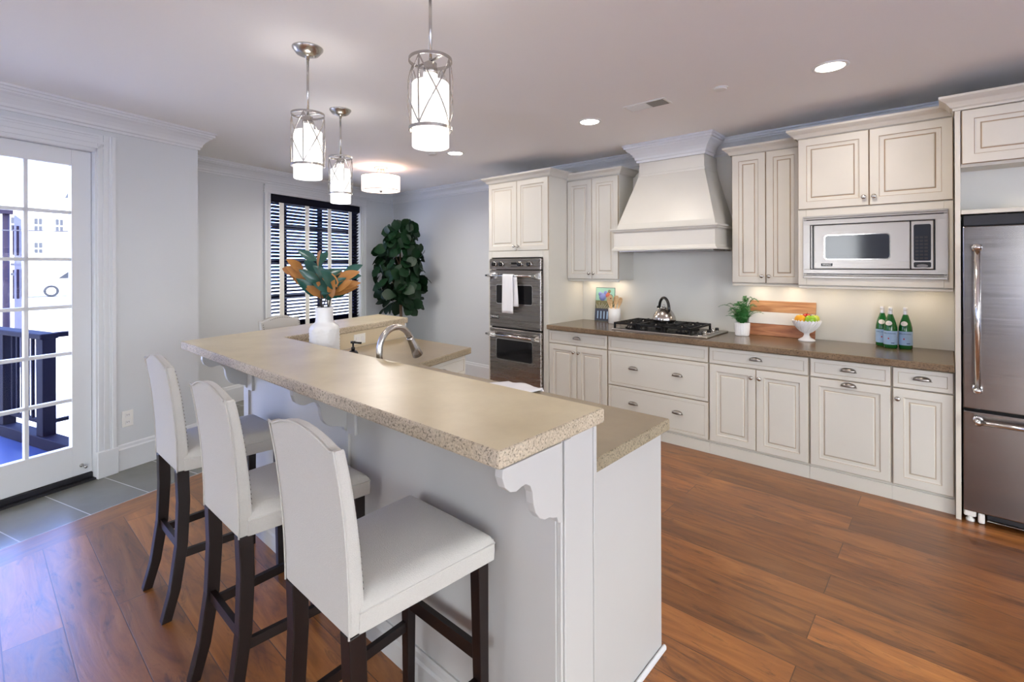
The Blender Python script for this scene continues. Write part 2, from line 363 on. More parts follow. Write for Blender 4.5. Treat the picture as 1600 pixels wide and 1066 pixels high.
def nest(bm, O, U, Wv, N, w, h, loops):
    """nested rectangles (inset, depth, material) make raised panels"""
    O, U, Wv, N = Vector(O), Vector(U), Vector(Wv), Vector(N); prev = None
    for ins, d, mi in loops:
        r = [bm.verts.new(O + U * a + Wv * b + N * d) for a, b in ((ins, ins), (w - ins, ins), (w - ins, h - ins), (ins, h - ins))]
        if prev:
            for k in range(4): bm.faces.new((prev[k], prev[(k + 1) % 4], r[(k + 1) % 4], r[k])).material_index = mi
        else: bm.faces.new(r[::-1])
        prev = r
    bm.faces.new(prev); return bm
def door_loops(t=.021, fr=.052, gl=1):
    return [(0, 0, 0), (0, t - .004, gl), (.0025, t - .001, gl), (.004, t, 0), (fr, t, 0), (fr + .003, t - .004, gl), (fr + .010, t - .007, 0), (fr + .026, t - .0075, 0),
            (fr + .0295, t - .009, gl), (fr + .0325, t - .006, gl), (fr + .037, t - .003, 0)]
def drawer_loops(t=.021, fr=.026, gl=1):
    return [(0, 0, 0), (0, t - .004, gl), (.0025, t - .001, gl), (.004, t, 0), (fr, t, 0), (fr + .0025, t - .003, gl), (fr + .005, t - .0005, 0)]
def sphere(bm, c, r, sc=(1, 1, 1), n=20, mi=0):
    rr = bmesh.ops.create_uvsphere(bm, u_segments=n, v_segments=n // 2, radius=r)
    for v in rr['verts']: v.co = Vector(c) + Vector((v.co.x * sc[0], v.co.y * sc[1], v.co.z * sc[2]))
    for f in {f for v in rr['verts'] for f in v.link_faces}: f.smooth = True; f.material_index = mi
    return bm

TOP = []
def obj(name, bm, m, parent=None, rot=False, smooth=False, bevel=0, sub=0, keepn=False):
    if rot: bm.transform(ROT)
    if not keepn: bmesh.ops.recalc_face_normals(bm, faces=bm.faces[:])
    me = bpy.data.meshes.new(name); bm.to_mesh(me); bm.free()
    for x in (m if isinstance(m, (list, tuple)) else [m]): me.materials.append(x)
    if smooth:
        for f in me.polygons: f.use_smooth = True
    o = bpy.data.objects.new(name, me); C.objects.link(o); o.parent = parent
    if bevel:
        b = o.modifiers.new('bevel', 'BEVEL'); b.width = bevel; b.segments = 2; b.limit_method = 'ANGLE'
    if sub:
        s = o.modifiers.new('subsurf', 'SUBSURF'); s.levels = sub; s.render_levels = sub
    if parent is None: TOP.append(o)
    return o
def tag(o, label, cat, group=None):
    o['label'] = label; o['category'] = cat
    if group: o['group'] = group
    return o
def thing(name, label, cat, group=None):
    o = bpy.data.objects.new(name, None); C.objects.link(o); o.empty_display_size = .05; TOP.append(o)
    return tag(o, label, cat, group)
def struct(name, bm, m, rot=False, **k):
    o = obj(name, bm, m, None, rot, **k); o['kind'] = 'structure'; return o
def settle(o):
    """move a thing's origin to the middle of its base"""
    me = []
    def rec(x):
        if x.type == 'MESH': me.append(x)
        for c in x.children: rec(c)
    rec(o)
    if o.get('kind') == 'structure': return
    cs = [v.co for x in me for v in x.data.vertices]
    if not cs: return
    b = Vector(((min(c.x for c in cs) + max(c.x for c in cs)) / 2, (min(c.y for c in cs) + max(c.y for c in cs)) / 2, min(c.z for c in cs)))
    if o.type == 'MESH':
        o.data.transform(Matrix.Translation(-b))
        for c in o.children: c.location = c.location - b
    else:
        for c in o.children: c.location = c.location - b
    o.location = b
    o['_base'] = list(b)
def dup(src, label, group=None):
    def cp(x, par):
        y = x.copy(); C.objects.link(y); y.parent = par
        for c in x.children: cp(c, y)
        return y
    r = cp(src, None); r['label'] = label
    if group: r['group'] = group
    return r
def text_mesh(s, size, depth=.0006):
    cu = bpy.data.curves.new('txt', 'FONT'); cu.body = s; cu.size = size; cu.extrude = depth; cu.align_x = 'CENTER'; cu.align_y = 'CENTER'
    o = bpy.data.objects.new('txt', cu); C.objects.link(o); bpy.context.view_layer.update()
    me = bpy.data.meshes.new_from_object(o.evaluated_get(bpy.context.evaluated_depsgraph_get()))
    bm = new(); bm.from_mesh(me); bpy.data.objects.remove(o); bpy.data.curves.remove(cu); bpy.data.meshes.remove(me)
    return bm

# ------------------------------------------------------------------ room shell
CZ = 2.595; YB = 4.52; DX = -4.11; WX = -5.03; RY = 2.557
HC = 0.0
def polyprism(bm, pts, z0, z1): return prism(bm, [(x, y, z0) for x, y in pts], (0, 0, z1 - z0))
corner = ((WX - math.sin(RZ) * YB) / math.cos(RZ), YB)
TB, BB = -3.535, -3.335                    # tile edge, border board edge (room angle)
FX, FY = 3.2, -4.0
def rp(a, b): p = P2(a, b); return (p.x, p.y)
def at_y(a, y): return ((a - math.sin(RZ) * y) / math.cos(RZ), y)
struct('floor', polyprism(new(), [at_y(BB, FY), (FX, FY), (FX, YB), at_y(BB, YB)], -.05, 0), M['floor'])
struct('floor_border', polyprism(new(), [at_y(TB, FY), at_y(BB, FY), at_y(BB, YB), at_y(TB, YB)], -.05, 0), M['border'])
struct('floor_tiles', polyprism(new(), [at_y(WX, FY), at_y(TB, FY), at_y(TB, YB), at_y(WX, YB)], -.05, 0), M['tile'])
struct('ceiling', polyprism(new(), [at_y(WX - .2, FY - .15), (FX + .15, FY - .15), (FX + .15, YB + .15), at_y(WX - .2, YB + .15)], CZ, CZ + .12), M['ceil'])
bm = new(); box(bm, DX - .14, DX, -5, .90, 0, CZ); box(bm, DX - .14, DX, 1.85, RY, 0, CZ); box(bm, DX - .14, DX, .90, 1.85, 2.29, CZ)
struct('wall_door', bm, M['wall'], True)
bm = new(); box(bm, WX - .14, DX - .14, RY - .13, RY, 0, CZ); struct('wall_return', bm, M['wall'], True)
WB0, WB1, WZ0, WZ1 = 3.97, 5.45, .72, 2.335
bm = new(); box(bm, WX - .14, WX, RY, WB0, 0, CZ); box(bm, WX - .14, WX, WB1, 6.35, 0, CZ)
box(bm, WX - .14, WX, WB0, WB1, 0, WZ0); box(bm, WX - .14, WX, WB0, WB1, WZ1, CZ)
struct('wall_window', bm, M['wall'], True)
bm = new(); box(bm, corner[0] - .1, FX + .14, YB, YB + .14, 0, CZ); struct('wall_back', bm, M['wall'])
# backsplash: the cream painted stretch between the tall cabinet and the fridge panel
bm = new(); box(bm, -2.997, .018, YB - .006, YB, .885, CZ - .02); struct('wall_backsplash', bm, M['wallback'])
# far side of the room, behind the camera, with its windows
def wall_with_openings(name, fixed, lo, hi, ops, axis):
    bm = new(); c = lo
    for a, b, z0, z1 in ops:
        segs = [(c, a, 0, CZ), (a, b, 0, z0), (a, b, z1, CZ)]; c = b
        for s in segs:
            if axis == 'x': box(bm, s[0], s[1], fixed[0], fixed[1], s[2], s[3])
            else: box(bm, fixed[0], fixed[1], s[0], s[1], s[2], s[3])
    if axis == 'x': box(bm, c, hi, fixed[0], fixed[1], 0, CZ)
    else: box(bm, fixed[0], fixed[1], c, hi, 0, CZ)
    return struct(name, bm, M['wallfar'])
fw = [(-2.95, -1.35, .35, 2.25), (1.15, 2.95, .35, 2.25)]
rwn = [(-2.6, -.4, .25, 2.40), (.4, 2.3, .25, 2.40)]
wall_with_openings('wall_front', (FY - .14, FY), -3.6, FX + .14, fw, 'x')
wall_with_openings('wall_right', (FX, FX + .14), FY, YB, rwn, 'y')
wn = 2
for a, b, z0, z1 in fw:
    bm = new()
    for q in ((a, a + .05, z0, z1), (b - .05, b, z0, z1), (a, b, z0, z0 + .05), (a, b, z1 - .05, z1), ((a + b) / 2 - .02, (a + b) / 2 + .02, z0, z1), (a, b, 1.28, 1.32)):
        box(bm, q[0], q[1], FY - .10, FY - .05, q[2], q[3])
    o = struct('window_%d' % wn, bm, M['trim']); wn += 1
    g = new(); box(g, a, b, FY - .08, FY - .074, z0, z1); obj('glass', g, M['glass'], o)
    portal(((a + b) / 2, FY - .16, (z0 + z1) / 2), (-PI / 2, 0, PI), b - a, z1 - z0)
for a, b, z0, z1 in rwn:
    bm = new()
    for q in ((a, a + .05, z0, z1), (b - .05, b, z0, z1), (a, b, z0, z0 + .05), (a, b, z1 - .05, z1), ((a + b) / 2 - .02, (a + b) / 2 + .02, z0, z1), (a, b, 1.28, 1.32)):
        box(bm, FX + .05, FX + .10, q[0], q[1], q[2], q[3])
    o = struct('window_%d' % wn, bm, M['trim']); wn += 1
    g = new(); box(g, FX + .074, FX + .08, a, b, z0, z1); obj('glass', g, M['glass'], o)
    portal((FX + .16, (a + b) / 2, (z0 + z1) / 2), (0, -PI / 2, 0), z1 - z0, b - a)

# crown moulding round the room
CR = [(0, CZ), (0, CZ - .145), (.012, CZ - .145), (.014, CZ - .128), (.022, CZ - .122), (.026, CZ - .105), (.040, CZ - .080), (.060, CZ - .058), (.076, CZ - .046),
      (.080, CZ - .036), (.090, CZ - .034), (.092, CZ - .018), (.100, CZ - .014), (.100, CZ)]
pth = [rp(DX, -4.6), rp(DX, RY), rp(WX, RY), corner, (FX, YB)]
struct('trim_1', sweep(new(), CR, pth, 1), M['trim'])
BS = [(0, 0), (0, .185), (.006, .185), (.010, .178), (.012, .160), (.017, .150), (.017, 0)]
struct('baseboard_door', sweep(new(), BS, [rp(DX, 1.97), rp(DX, RY), rp(WX, RY)], 1), M['trim'])
struct('baseboard_window', sweep(new(), BS, [rp(WX, RY + .02), corner, (-3.84, YB)], 1), M['trim'])
struct('baseboard_left', sweep(new(), BS, [rp(DX, -4.6), rp(DX, .78)], 1), M['trim'])
# door casing: fluted, standing on a plinth
def casing(bm, a, b0, b1, z0, z1, vertical=True, wallx=DX):
    w = abs(b1 - b0); st = [(0, .20, .030), (.20, .32, .022), (.32, .46, .017), (.46, .60, .021), (.60, .74, .014), (.74, .88, .018), (.88, 1, .010)]
    for s0, s1, d in st:
        if vertical: box(bm, wallx, wallx + d, b0 + (b1 - b0) * s0, b0 + (b1 - b0) * s1, z0, z1)
        else: box(bm, wallx, wallx + d, b0, b1, z0 + (z1 - z0) * s0, z0 + (z1 - z0) * s1)
bm = new(); casing(bm, 0, 1.955, 1.838, .18, 2.41); casing(bm, 0, .785, .902, .18, 2.41)
st = [(0, .20, .010), (.20, .34, .018), (.34, .48, .014), (.48, .62, .021), (.62, .76, .017), (.76, .88, .022), (.88, 1, .030)]
for s0, s1, d in st: box(bm, DX, DX + d, .785 + .117 * (s0), 1.955 - .117 * s0, 2.29 + .12 * s0, 2.29 + .12 * s1)
box(bm, DX, DX + .036, 1.838, 1.965, 0, .185, .003); box(bm, DX, DX + .036, .775, .902, 0, .185, .003)
struct('trim_2', bm, M['trim'], True)
# window casing
bm = new(); casing(bm, 0, WB0 - .09, WB0, WZ0 - .08, WZ1 + .0, True, WX); casing(bm, 0, WB1 + .11, WB1, WZ0 - .08, WZ1, True, WX)
casing(bm, 0, WB0 - .09, WB1 + .11, WZ1 + .10, WZ1, False, WX); box(bm, WX, WX + .05, WB0 - .1, WB1 + .12, WZ0 - .03, WZ0, .004)
struct('trim_3', bm, M['trim'], True)

# ------------------------------------------------------------------ glazed door
D0, D1, DZ0, DZ1 = .915, 1.836, .05, 2.285
gx = DX - .035
bm = new()
st_, gl0, gl1, gz0, gz1 = .11, 1.028, 1.724, .254, 2.175
box(bm, gx - .045, gx, D0, gl0, DZ0, DZ1, .002); box(bm, gx - .045, gx, gl1, D1, DZ0, DZ1, .002)
box(bm, gx - .045, gx, gl0, gl1, DZ0, gz0, .002); box(bm, gx - .045, gx, gl0, gl1, gz1, DZ1, .002)
pw = (gl1 - gl0) / 3
for k in (1, 2): box(bm, gx - .035, gx - .006, gl0 + pw * k - .012, gl0 + pw * k + .012, gz0, gz1, .003)
for k in range(1, 6):
    z = gz0 + (gz1 - gz0) * k / 6; box(bm, gx - .035, gx - .006, gl0, gl1, z - .012, z + .012, .003)
d1 = struct('door_1', bm, M['trim'], True)
g = new(); box(g, gx - .022, gx - .018, gl0, gl1, gz0, gz1); obj('glass', g, M['glass'], d1, True)
g = new(); box(g, gx - .045, gx + .012, D0, D1, .012, .048, .003); obj('sweep', g, M['rubber'], d1, True)
g = new(); lathe(g, [(.012, 0), (.012, .004), (.005, .008), (.005, .045), (.010, .047), (.010, .062), (0, .064)], (gx, 1.775, .112), 12, (1, 0, 0)); obj('door_stop', g, M['nickel'], d1, True)
g = new(); box(g, DX - .14, DX + .015, .90, 1.85, 0, .012); obj('threshold', g, M['rubber'], d1, True)
bm = new(); box(bm, DX - .139, DX + .002, 1.838, 1.85, .012, 2.29); box(bm, DX - .139, DX + .002, .90, .913, .012, 2.29); box(bm, DX - .139, DX + .002, .90, 1.85, 2.287, 2.29)
struct('trim_4', bm, M['trim'], True)

# ------------------------------------------------------------------ outlets
def outlet(pos, nrm, label, group='wall outlets'):
    t = thing('wall_outlet', label, 'outlet', group)
    n = Vector(nrm); u = Vector((-n.y, n.x, 0)); z = Vector((0, 0, 1)); p = Vector(pos)
    g = new(); nest(g, p - u * .036 - z * .058, u, z, n, .072, .116, [(0, 0, 0), (0, .004, 0), (.003, .006, 0)]); obj('cover_plate', g, M['plastic'], t)
    for s in (-1, 1):
        g = new(); nest(g, p - u * .016 + z * (s * .026 - .014), u, z, n, .032, .028, [(0, .005, 0), (0, .008, 0), (.002, .0085, 0)])
        o = obj('receptacle', g, M['white'], t)
        g = new()
        for q in (-.006, .006): nest(g, p + u * (q - .001) + z * (s * .026 - .002), u, z, n, .002, .009, [(0, .008, 0), (0, .0092, 0)])
        obj('slot', g, M['rubber'], o)
    return t
outlet(P2(DX, 2.037, .365), XP, 'white double outlet low on the wall right of the glass door')
outlet((-4.03, YB, .53), (0, -1, 0), 'white double outlet on the far wall left of the ovens')

# ------------------------------------------------------------------ window and blind
bm = new(); wxg = WX - .09
for q in ((WB0, WB0 + .06, WZ0, WZ1), (WB1 - .06, WB1, WZ0, WZ1), (WB0, WB1, WZ0, WZ0 + .06), (WB0, WB1, WZ1 - .06, WZ1)):
    box(bm, wxg - .03, wxg + .03, *q)
for f in (.18, .56): box(bm, wxg - .03, wxg + .02, WB0 + 1.48 * f - .022, WB0 + 1.48 * f + .022, WZ0, WZ1)
for z in (1.10, 1.52, 1.98): box(bm, wxg - .02, wxg + .01, WB0, WB1, z - .022, z + .022)
w1 = struct('window_1', bm, M['navy'], True)  # whitish frame coloured navy: its backlit shade is put into the colour
g = new(); box(g, wxg - .004, wxg, WB0, WB1, WZ0, WZ1); obj('glass', g, M['glass'], w1, True)
bl = thing('window_blind', 'dark navy slatted blind with pale cloth tapes in the far window', 'blind')
g = new(); box(g, WX - .05, WX + .012, WB0 + .012, WB1 - .012, WZ1 - .095, WZ1 - .005, .004); obj('valance', g, M['blind'], bl, True)
g = new(); nz = 36; zz0, zz1 = WZ0 + .035, WZ1 - .105
for k in range(nz):
    z = zz0 + (zz1 - zz0) * k / (nz - 1); t_ = math.radians(33)
    for s0, s1 in ((WB0 + .02, WB1 - .02),):
        c, s = math.cos(t_) * .024, math.sin(t_) * .024
        p = [(WX - .020 - c, s0, z - s - .0015), (WX - .020 + c, s0, z + s - .0015), (WX - .020 + c, s0, z + s + .0015), (WX - .020 - c, s0, z - s + .0015)]
        prism(g, p, (0, s1 - s0, 0))
obj('slats', g, M['blind'], bl, True)
for b in (4.122, 4.502, 4.873, 5.249):
    g = new(); box(g, WX + .005, WX + .0065, b - .033, b + .033, WZ0 + .02, WZ1 - .09); obj('ladder_tape', g, M['tape'], bl, True)
g = new(); box(g, WX - .045, WX + .003, WB0 + .02, WB1 - .02, WZ0 + .003, WZ0 + .024, .003); obj('bottom_rail', g, M['blind'], bl, True)

# ------------------------------------------------------------------ outdoors
DKZ = -.02
bm = new(); box(bm, -6.35, -4.26, -3.0, 2.09, DKZ - .12, DKZ); o = struct('deck', bm, M['deck'], True)
bm = new(); box(bm, -60, 60, -60, 60, -.9, -.75); struct('ground', bm, M['street'])
rl = thing('deck_railing', 'navy metal deck railing with square posts outside the glass door', 'railing')
ax, bx_ = -5.30, 2.03
g = new(); box(g, -6.3, -4.3, 1.97, 2.085, DKZ, .075, .004); obj('curb', g, M['navy'], rl, True)
for a in (-5.30, -6.02):
    g = new(); box(g, a - .055, a + .055, bx_ - .045, bx_ + .045, .075, .88, .003); obj('post', g, M['navy'], rl, True)
g = new(); box(g, -6.4, -5.24, bx_ - .06, bx_ + .06, .88, .925, .006); obj('top_rail', g, M['navy'], rl, True)
g = new(); box(g, -6.35, -5.3, bx_ - .015, bx_ + .015, .16, .19); obj('bottom_rail', g, M['navy'], rl, True)
for a in [-5.44 - .092 * k for k in range(6)] + [-6.12 - .09 * k for k in range(3)]:
    g = new(); box(g, a - .012, a + .012, bx_ - .010, bx_ + .010, .19, .88); obj('baluster', g, M['navy'], rl, True)
r2 = thing('deck_railing', 'short navy railing run turning away behind the corner post', 'railing')
g = new(); box(g, -5.33, -5.27, 2.09, 3.6, .885, .925, .004); obj('top_rail', g, M['navy'], r2, True)
g = new(); box(g, -5.315, -5.285, 2.09, 3.6, .16, .19); obj('bottom_rail', g, M['navy'], r2, True)
for k in range(2):
    g = new(); box(g, -5.33, -5.27, 2.9 + k * .67, 2.96 + k * .67, -.75, .885); obj('post', g, M['navy'], r2, True)
def facade(t, frm, L, H, z0, wins, mw, mp, th=8):
    """a house front in its own frame: frm(u, d, z)"""
    g = new(); prism(g, [frm(0, 0, z0), frm(L, 0, z0), frm(L, 0, H), frm(0, 0, H)], Vector((-7.1, .33, 0)) if th is None else frm(0, th, 0) - frm(0, 0, 0)); obj('wall', g, mw, t)
    for u, z, w, h in wins:
        g = new(); prism(g, [frm(u, -.06, z), frm(u + w, -.06, z), frm(u + w, -.06, z + h), frm(u, -.06, z + h)], frm(0, .1, 0) - frm(0, 0, 0))
        f = obj('window', g, mp, t)
# looking out through the door: directions between about 6 and 25 degrees off the wall
far = thing('house', 'white house far across the street with rows of small paired windows', 'house')
o0 = Vector((-32, -6, 0)); ud = Vector((.1, .995, 0)).normalized(); dd = Vector((-.995, .1, 0)).normalized()
fr_ = lambda u, d, z: o0 + ud * u + dd * d + Vector((0, 0, z))
wl_ = []
for u0 in (8.15, 8.30, 8.86, 9.01, 9.32, 9.47, 10.0, 10.15, 7.4, 7.55):
    for z0, h in ((3.09, .24), (3.40, .27)) + (((2.09, .17), (2.33, .24)) if u0 in (8.15, 8.30) else ()): wl_.append((u0, z0, .11, h))
facade(far, fr_, 14.5, 4.5, -.75, wl_, M['facade'], M['facadew'], 6)
g = new(); prism(g, [fr_(-.3, -.4, 4.5), fr_(-.3, 6.4, 4.5), fr_(-.3, 3, 5.2)], ud * 15.1); obj('roof', g, M['facade'], far)
g = new(); prism(g, [fr_(9.15, 1.0, 4.75), fr_(9.6, 1.0, 4.75), fr_(9.6, 1.0, 5.15), fr_(9.3, 1.0, 5.1)], dd * .5); obj('dormer', g, M['facadew'], far)
lv = thing('apartment_building', 'lavender sided building with tall dark windows seen through the left door panes', 'building')
o1 = Vector((-14.247, .664, 0)); ud1 = Vector((-.992, .129, 0)).normalized(); dd1 = Vector((.129, .992, 0)).normalized()
fl_ = lambda u, d, z: o1 + ud1 * u + dd1 * d + Vector((0, 0, z))
facade(lv, fl_, 2.65, 2.55, -.75, [(u, z, .36, h) for u in (.45, 1.25, 1.95) for z, h in ((1.72, .62), (.80, .62))], M['lav'], M['lavd'], None)
g = new()
for z in (1.30, 1.50): prism(g, [fl_(-.02, -.05, z), fl_(2.65, -.05, z), fl_(2.65, -.05, z + .05), fl_(-.02, -.05, z + .05)], dd1 * .05)
obj('string_courses', g, M['facadew'], lv)
up_ = thing('street_pole', 'slim dark pole standing outside beyond the left door panes', 'pole')
g = new(); tube(g, [(-12.93, .50, -.75), (-12.93, .50, 2.45)], .05, 8); obj('shaft', g, M['lavd'], up_)
g = new(); box(g, -13.02, -12.84, .41, .59, 2.45, 2.53); obj('cap', g, M['lavd'], up_)
for i, (z, q0, q1) in enumerate(((2.08, (-11.7, .2), (-10.4, 1.5)), (1.62, (-11.75, .1), (-10.9, .95)))):
    g = new(); a_, b_ = Vector((*q0, z)), Vector((*q1, z - .03)); a_ -= (b_ - a_) * 1.5; b_ += (b_ - a_) * .5; tube(g, [a_.lerp(b_, k / 8) for k in range(9)], .011 if i == 0 else .006, 6)
    tag(obj('overhead_cable', g, M['wire']), ['upper dark cable crossing the view through the door', 'lower dark cable crossing the view through the door'][i], 'cable', 'cables outside')
bm = new(); prism(bm, [(-30, -4, -.75), (-19.5, -1.5, -.75), (-19.2, 6.5, -.75), (-30, 9, -.75)], (0, 0, 1.22)); struct('street', bm, M['street'])
car = thing('car', 'white car parked across the street seen through the right door pane', 'car')
cb = Vector((-21.95, 1.85, .47)); cu_ = Vector((.17, .985, 0)).normalized(); cd_ = Vector((-.985, .17, 0)).normalized()
cf = lambda u, d, z: cb + cu_ * u * .55 + cd_ * d * .6 + Vector((0, 0, z * .6))
g = new(); prism(g, [cf(*q) for q in ((-.9, 0, .30), (3.4, 0, .30), (3.45, 0, .8), (3.0, 0, .95), (2.4, 0, 1.45), (.7, 0, 1.48), (.1, 0, 1.0), (-.9, 0, .9))], cd_ * 1.0); obj('body', g, M['facade'], car, bevel=.03)
g = new(); prism(g, [cf(*q) for q in ((.35, -.02, 1.02), (2.6, -.02, 1.0), (2.3, -.02, 1.36), (.8, -.02, 1.38))], cd_ * .03); obj('side_window', g, M['facadew'], car)
for u in (.05, 2.55):
    g = new(); c0 = cf(u, -.04, .33); lathe(g, [(.19, 0), (.19, .12)], c0, 20, cd_); wl = obj('wheel', g, M['facadew'], car)
    g = new(); lathe(g, [(.12, -.01), (.12, .0)], c0, 16, cd_); obj('hubcap', g, M['facade'], wl)

# ------------------------------------------------------------------ cabinets
UX, ZU, NY = (1, 0, 0), (0, 0, 1), (0, -1, 0)
CREAM = [M['cream'], M['glazel']]; CREAMW = [M['creamw'], M['glaze']]
def knob(parent, x, y, z, n=(0, -1, 0), m=None):
    g = new(); lathe(g, [(.0085, 0), (.0085, .003), (.005, .006), (.005, .014), (.011, .017), (.0148, .021), (.0148, .025), (.010, .029), (0, .031)], (x, y, z), 16, n)
    obj('knob', g, m or M['nickel'], parent)
def cup_pull(parent, x, y, z, U=Vector((1, 0, 0)), N=Vector((0, -1, 0))):
    g = new(); U = Vector(U); N = Vector(N); Z = Vector((0, 0, 1)); c = Vector((x, y, z)); rings = []
    for i in range(9):
        ph = PI * i / 8 - PI / 2
        row = []
        for j in range(8):
            th = -.28 + (PI / 2 + .28) * j / 7
            row.append(g.verts.new(c + U * math.sin(ph) * .043 * max(.04, math.cos(th)) ** .8 + Z * .021 * math.sin(th) + N * (.0015 + .025 * math.cos(ph) * max(0, math.cos(th)))))
        rings.append(row)
    for a, b in zip(rings, rings[1:]):
        for j in range(7):
            f = g.faces.new((a[j], b[j], b[j + 1], a[j + 1])); f.smooth = True
    # flange
    lathe(g, [(1, 0), (1, .003), (.93, .004)], (0, 0, 0), 24, N) if False else None
    nest(g, c - U * .047 - Z * .009, U, Z, N, .094, .004, [(0, 0, 0), (0, .003, 0)])
    o = obj('cup_pull', g, M['pewter'], parent, keepn=True)
    s = o.modifiers.new('thick', 'SOLIDIFY'); s.thickness = .002
def cdoor(parent, x0, x1, z0, z1, y, mats, knob_at=None, name='door', loops=None):
    g = new(); nest(g, (x0, y, z0), UX, ZU, NY, x1 - x0, z1 - z0, loops or door_loops()); o = obj(name, g, mats, parent)
    if knob_at: knob(o, knob_at[0], y - .021, knob_at[1])
    return o
KF = 3.911; TD = .021       # carcass face; door fronts stand .021 proud at y = 3.89
CB0, CT0 = .105, .845
bx = [-2.997, -2.323, -1.416, -.730, -.278, .018]
def base(i, label):
    t = thing('base_cabinet', label, 'cabinet', 'base cabinets under the back counter')
    a, b = bx[i], bx[i + 1]
    g = new(); box(g, a + .0005, b - .0005, KF, YB - .008, .0, CT0); obj('carcass', g, M['cream'], t)
    g = new(); box(g, a + .0005, b - .0005, KF - .012, KF, 0, .088, .001); obj('toe_board', g, M['cream'], t)
    return t, a, b
ztd0 = .713; gap = .0025
t, a, b = base(0, 'base cabinet with one drawer over two doors beside the ovens'); m_ = (a + b) / 2
o = cdoor(t, a + .006, b - gap * 2, ztd0, .838, KF, CREAM, None, 'drawer', drawer_loops()); cup_pull(o, m_, KF - TD, .778)
cdoor(t, a + .006, m_ - .0015, CB0, ztd0 - .006, KF, CREAM, (m_ - .028, .645)); cdoor(t, m_ + .0015, b - gap * 2, CB0, ztd0 - .006, KF, CREAM, (m_ + .028, .645))
t, a, b = base(1, 'wide base cabinet with two deep drawers below the cooktop')
cdoor(t, a + gap * 2, b - gap * 2, ztd0, .838, KF, CREAM, None, 'false_front', drawer_loops())
for z0, z1, zp in ((.405, ztd0 - .006, .575), (CB0, .399, .268)):
    o = cdoor(t, a + gap * 2, b - gap * 2, z0, z1, KF, CREAM, None, 'drawer', drawer_loops())
    cup_pull(o, a + .255, KF - TD, zp); cup_pull(o, b - .255, KF - TD, zp)
t, a, b = base(2, 'base cabinet with one drawer over two doors right of the cooktop'); m_ = (a + b) / 2
o = cdoor(t, a + gap * 2, b - gap * 2, ztd0, .838, KF, CREAM, None, 'drawer', drawer_loops()); cup_pull(o, m_, KF - TD, .778)
cdoor(t, a + gap * 2, m_ - .0015, CB0, ztd0 - .006, KF, CREAM, (m_ - .028, .645)); cdoor(t, m_ + .0015, b - gap * 2, CB0, ztd0 - .006, KF, CREAM, (m_ + .028, .645))
t, a, b = base(3, 'base cabinet with a drawer over one wide pull-out panel, both with cup pulls'); m_ = (a + b) / 2
o = cdoor(t, a + gap * 2, b - gap * 2, ztd0, .838, KF, CREAM, None, 'drawer', drawer_loops()); cup_pull(o, m_, KF - TD, .778)
o = cdoor(t, a + gap * 2, b - gap * 2, CB0, ztd0 - .006, KF, CREAM, None, 'pull_out_front'); cup_pull(o, m_, KF - TD, .680)
t, a, b = base(4, 'narrow base cabinet with a drawer over one door beside the refrigerator'); m_ = (a + b) / 2
o = cdoor(t, a + gap * 2, b - .006, ztd0, .838, KF, CREAM, None, 'drawer', drawer_loops()); cup_pull(o, m_, KF - TD, .778)
cdoor(t, a + gap * 2, b - .006, CB0, ztd0 - .006, KF, CREAM, (a + .030, .645))
# back counter
CTZ = .89
g = slab(new(), [(-2.996, 3.853), (.017, 3.853), (.017, YB - .008), (-2.996, YB - .008)], .846, CTZ)
tag(obj('countertop', g, [M['ctr'], M['ctre']]), 'long brown concrete countertop along the back wall cabinets', 'countertop')

CROWN = lambda zb, zt, pr: [(0, zb), (0, zt), (pr, zt), (pr, zt - .014), (pr * .93, zt - .018), (pr * .86, zt - .022), (pr * .55, zt - .036), (pr * .38, zt - .052), (pr * .30, zt - .062), (pr * .26, zb + .018), (pr * .14, zb + .012), (pr * .12, zb)]
def crown(parent, x0, x1, y, zb, zt, pr, mats, left=True, right=True):
    p = []
    if left: p.append((x0, YB - .01))
    p += [(x0, y), (x1, y)]
    if right: p.append((x1, YB - .01))
    g = new(); sweep(g, CROWN(zb, zt, pr), p, 1, 0); obj('crown_moulding', g, mats, parent)
# oven tower
OX0, OX1, OY = -3.835, -2.998, 3.911
t = thing('oven_cabinet', 'tall cream cabinet with two doors above the built-in double oven', 'cabinet')
g = new(); oxa, oxb = -3.782, -3.066
box(g, OX0, OX0 + .019, OY, YB - .008, 0, 2.385); box(g, OX1 - .019, OX1, OY, YB - .008, 0, 2.385); box(g, OX0 + .019, OX1 - .019, YB - .03, YB - .008, 0, 2.385)
box(g, OX0 + .019, OX1 - .019, OY, YB - .03, 1.60, 2.385); box(g, OX0 + .019, OX1 - .019, OY, YB - .03, 0, .175); obj('carcass', g, M['cream'], t)
g = new(); box(g, OX0, oxa - .002, OY - .02, OY, .0, 1.632, .002); box(g, oxb + .002, OX1, OY - .02, OY, .0, 1.632, .002)
box(g, oxa - .002, oxb + .002, OY - .02, OY, 1.565, 1.632, .002); box(g, oxa - .002, oxb + .002, OY - .02, OY, .0, .19, .002); obj('face_frame', g, M['cream'], t)
m_ = (OX0 + OX1) / 2
cdoor(t, OX0 + .004, m_ - .0015, 1.636, 2.372, OY, CREAM, (m_ - .028, 1.682)); cdoor(t, m_ + .0015, OX1 - .004, 1.636, 2.372, OY, CREAM, (m_ + .028, 1.682))
crown(t, OX0, OX1, OY, 2.375, 2.445, .07, M['cream'], True, True)
